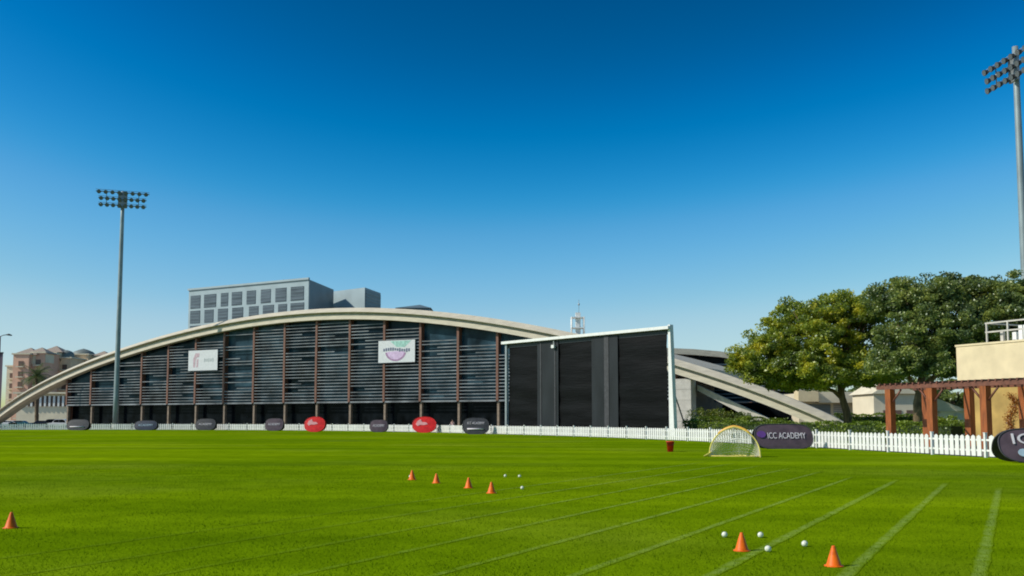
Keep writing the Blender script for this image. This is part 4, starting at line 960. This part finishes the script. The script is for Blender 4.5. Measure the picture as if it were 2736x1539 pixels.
MB().tube([Vector((-gw - .02, -.01, .03)), Vector((-gw - .22, -.1, .02)), Vector((-gw + .1, -.03, .2))], 0.03, 6).build('corner_foot', 'yellowtube', G, local=True)
mb = MB(); nu, nv = 34, 15
def gs(i, j):
    a = math.pi * i / nu; tt = (math.pi / 2) * j / nv; p_ = gp(a)
    return Vector((p_.x * (math.cos(tt) * .25 + .75) , gd * math.sin(tt) * math.sin(a) ** .5 if math.sin(a) > 0 else 0, p_.z * math.cos(tt) ** .8 if j < nv else 0.02))
for i in range(1, nu): mb.tube([gs(i, j) for j in range(nv + 1)], 0.0105, 3, cap=False)
for j in range(0, nv): mb.tube([gs(i, j) for i in range(nu + 1)], 0.0105, 3, cap=False)
mb.build('net', 'net', G, local=True)
G.rotation_euler = (0, 0, -0.42)

# red bucket
q = gnd(1791, 1207); rb = thing('equipment_bin', (q.x, q.y, 0), 'red plastic bin standing alone on the grass left of the goal', 'bin')
MB().lathe([(0, 0.0), (.15, 0.0), (.20, .50), (.215, .50), (.215, .54), (.19, .54), (.14, .03), (0, .03)], (0, 0, 0), 20).build('tub', 'redbin', rb, local=True)
MB().tube([Vector((.2 * math.cos(a), 0, .5 - .16 * math.sin(a))) - Vector((0, .19, 0)) for a in [math.pi * i / 10 for i in range(11)]], 0.008, 5).build('handle', 'darkmetal', rb, local=True)

# ================================================================== CONES AND BALLS
cone0 = thing('training_cone', (0, 0, 0), 'x', 'cone', 'orange training cones on the grass')
prf = [(.088, .012), (.082, .02), (.020, .222), (.017, .23), (.010, .23), (.013, .215), (.074, .012)]
MB().lathe(prf, (0, 0, 0), 28).build('cone_body', 'orange', cone0, local=True)
MB().lathe([(.07, .0), (.108, .0), (.110, .006), (.104, .012), (.07, .014)], (0, 0, 0), 28).build('base', 'orange', cone0, local=True)
CN = [(29, 1411, 'orange cone standing alone near the left edge of the grass', 1.05), (1101, 1282, 'orange cone leftmost in the far row of four, pale ball at foot', 1.15),
      (1166, 1291, 'second cone from the left in the far row of four', 1.1), (1252, 1304, 'third cone from the left in the far row of four', 1.1), (1313, 1318, 'orange cone at the right end of the far row of four, nearest the balls', 1.1),
      (1982, 1472, 'nearer orange cone standing among the four white balls', 1.0), (2228, 1513, 'nearest orange cone, right of all the white balls', 1.0)]
first = True
for px, py, lb, sc in CN:
    o = cone0 if first else copy_tree(cone0); first = False
    o.location = gnd(px, py); o.scale = (sc,) * 3; o['label'] = lb; o.rotation_euler.z = random.uniform(0, 3)
ball0 = thing('cricket_ball', (0, 0, 0), 'x', 'ball', 'white balls on the grass')
br = 0.037; MB().lathe([(br * math.sin(math.pi * i / 18) + 1e-5, -br * math.cos(math.pi * i / 18)) for i in range(19)], (0, 0, 0), 28).build('ball_body', 'ball', ball0, local=True)
MB().lathe([(br - .0005, -.003), (br + .0007, -.0015), (br + .0007, .0015), (br - .0005, .003)], (0, 0, 0), 28).build('seam', 'seam', ball0, local=True)
BL = [(1096, 1277, 'tiny white ball lying at the foot of the leftmost far cone'), (1350, 1275, 'far white ball, left one of the upper pair beyond the row of cones'), (1388, 1276, 'far white ball, right one of the upper pair beyond the row of cones'),
      (1395, 1308, 'far white ball lying lower and nearest the right end of the far cones'), (1936, 1436, 'white ball just left of the cone standing among the balls'), (2032, 1437, 'white ball behind and to the right of the cone among the balls'),
      (2052, 1475, 'white ball in front, nearest the camera, right of the cone among the balls'), (2150, 1461, 'white ball lying between the two near cones, farthest right of the balls')]
first = True
for px, py, lb in BL:
    o = ball0 if first else copy_tree(ball0); first = False
    q = gnd(px, py); o.location = (q.x, q.y, br + 0.004); o['label'] = lb; o.rotation_euler = (random.uniform(0, 3), random.uniform(0, 3), 0); o.scale = (1.08,) * 3
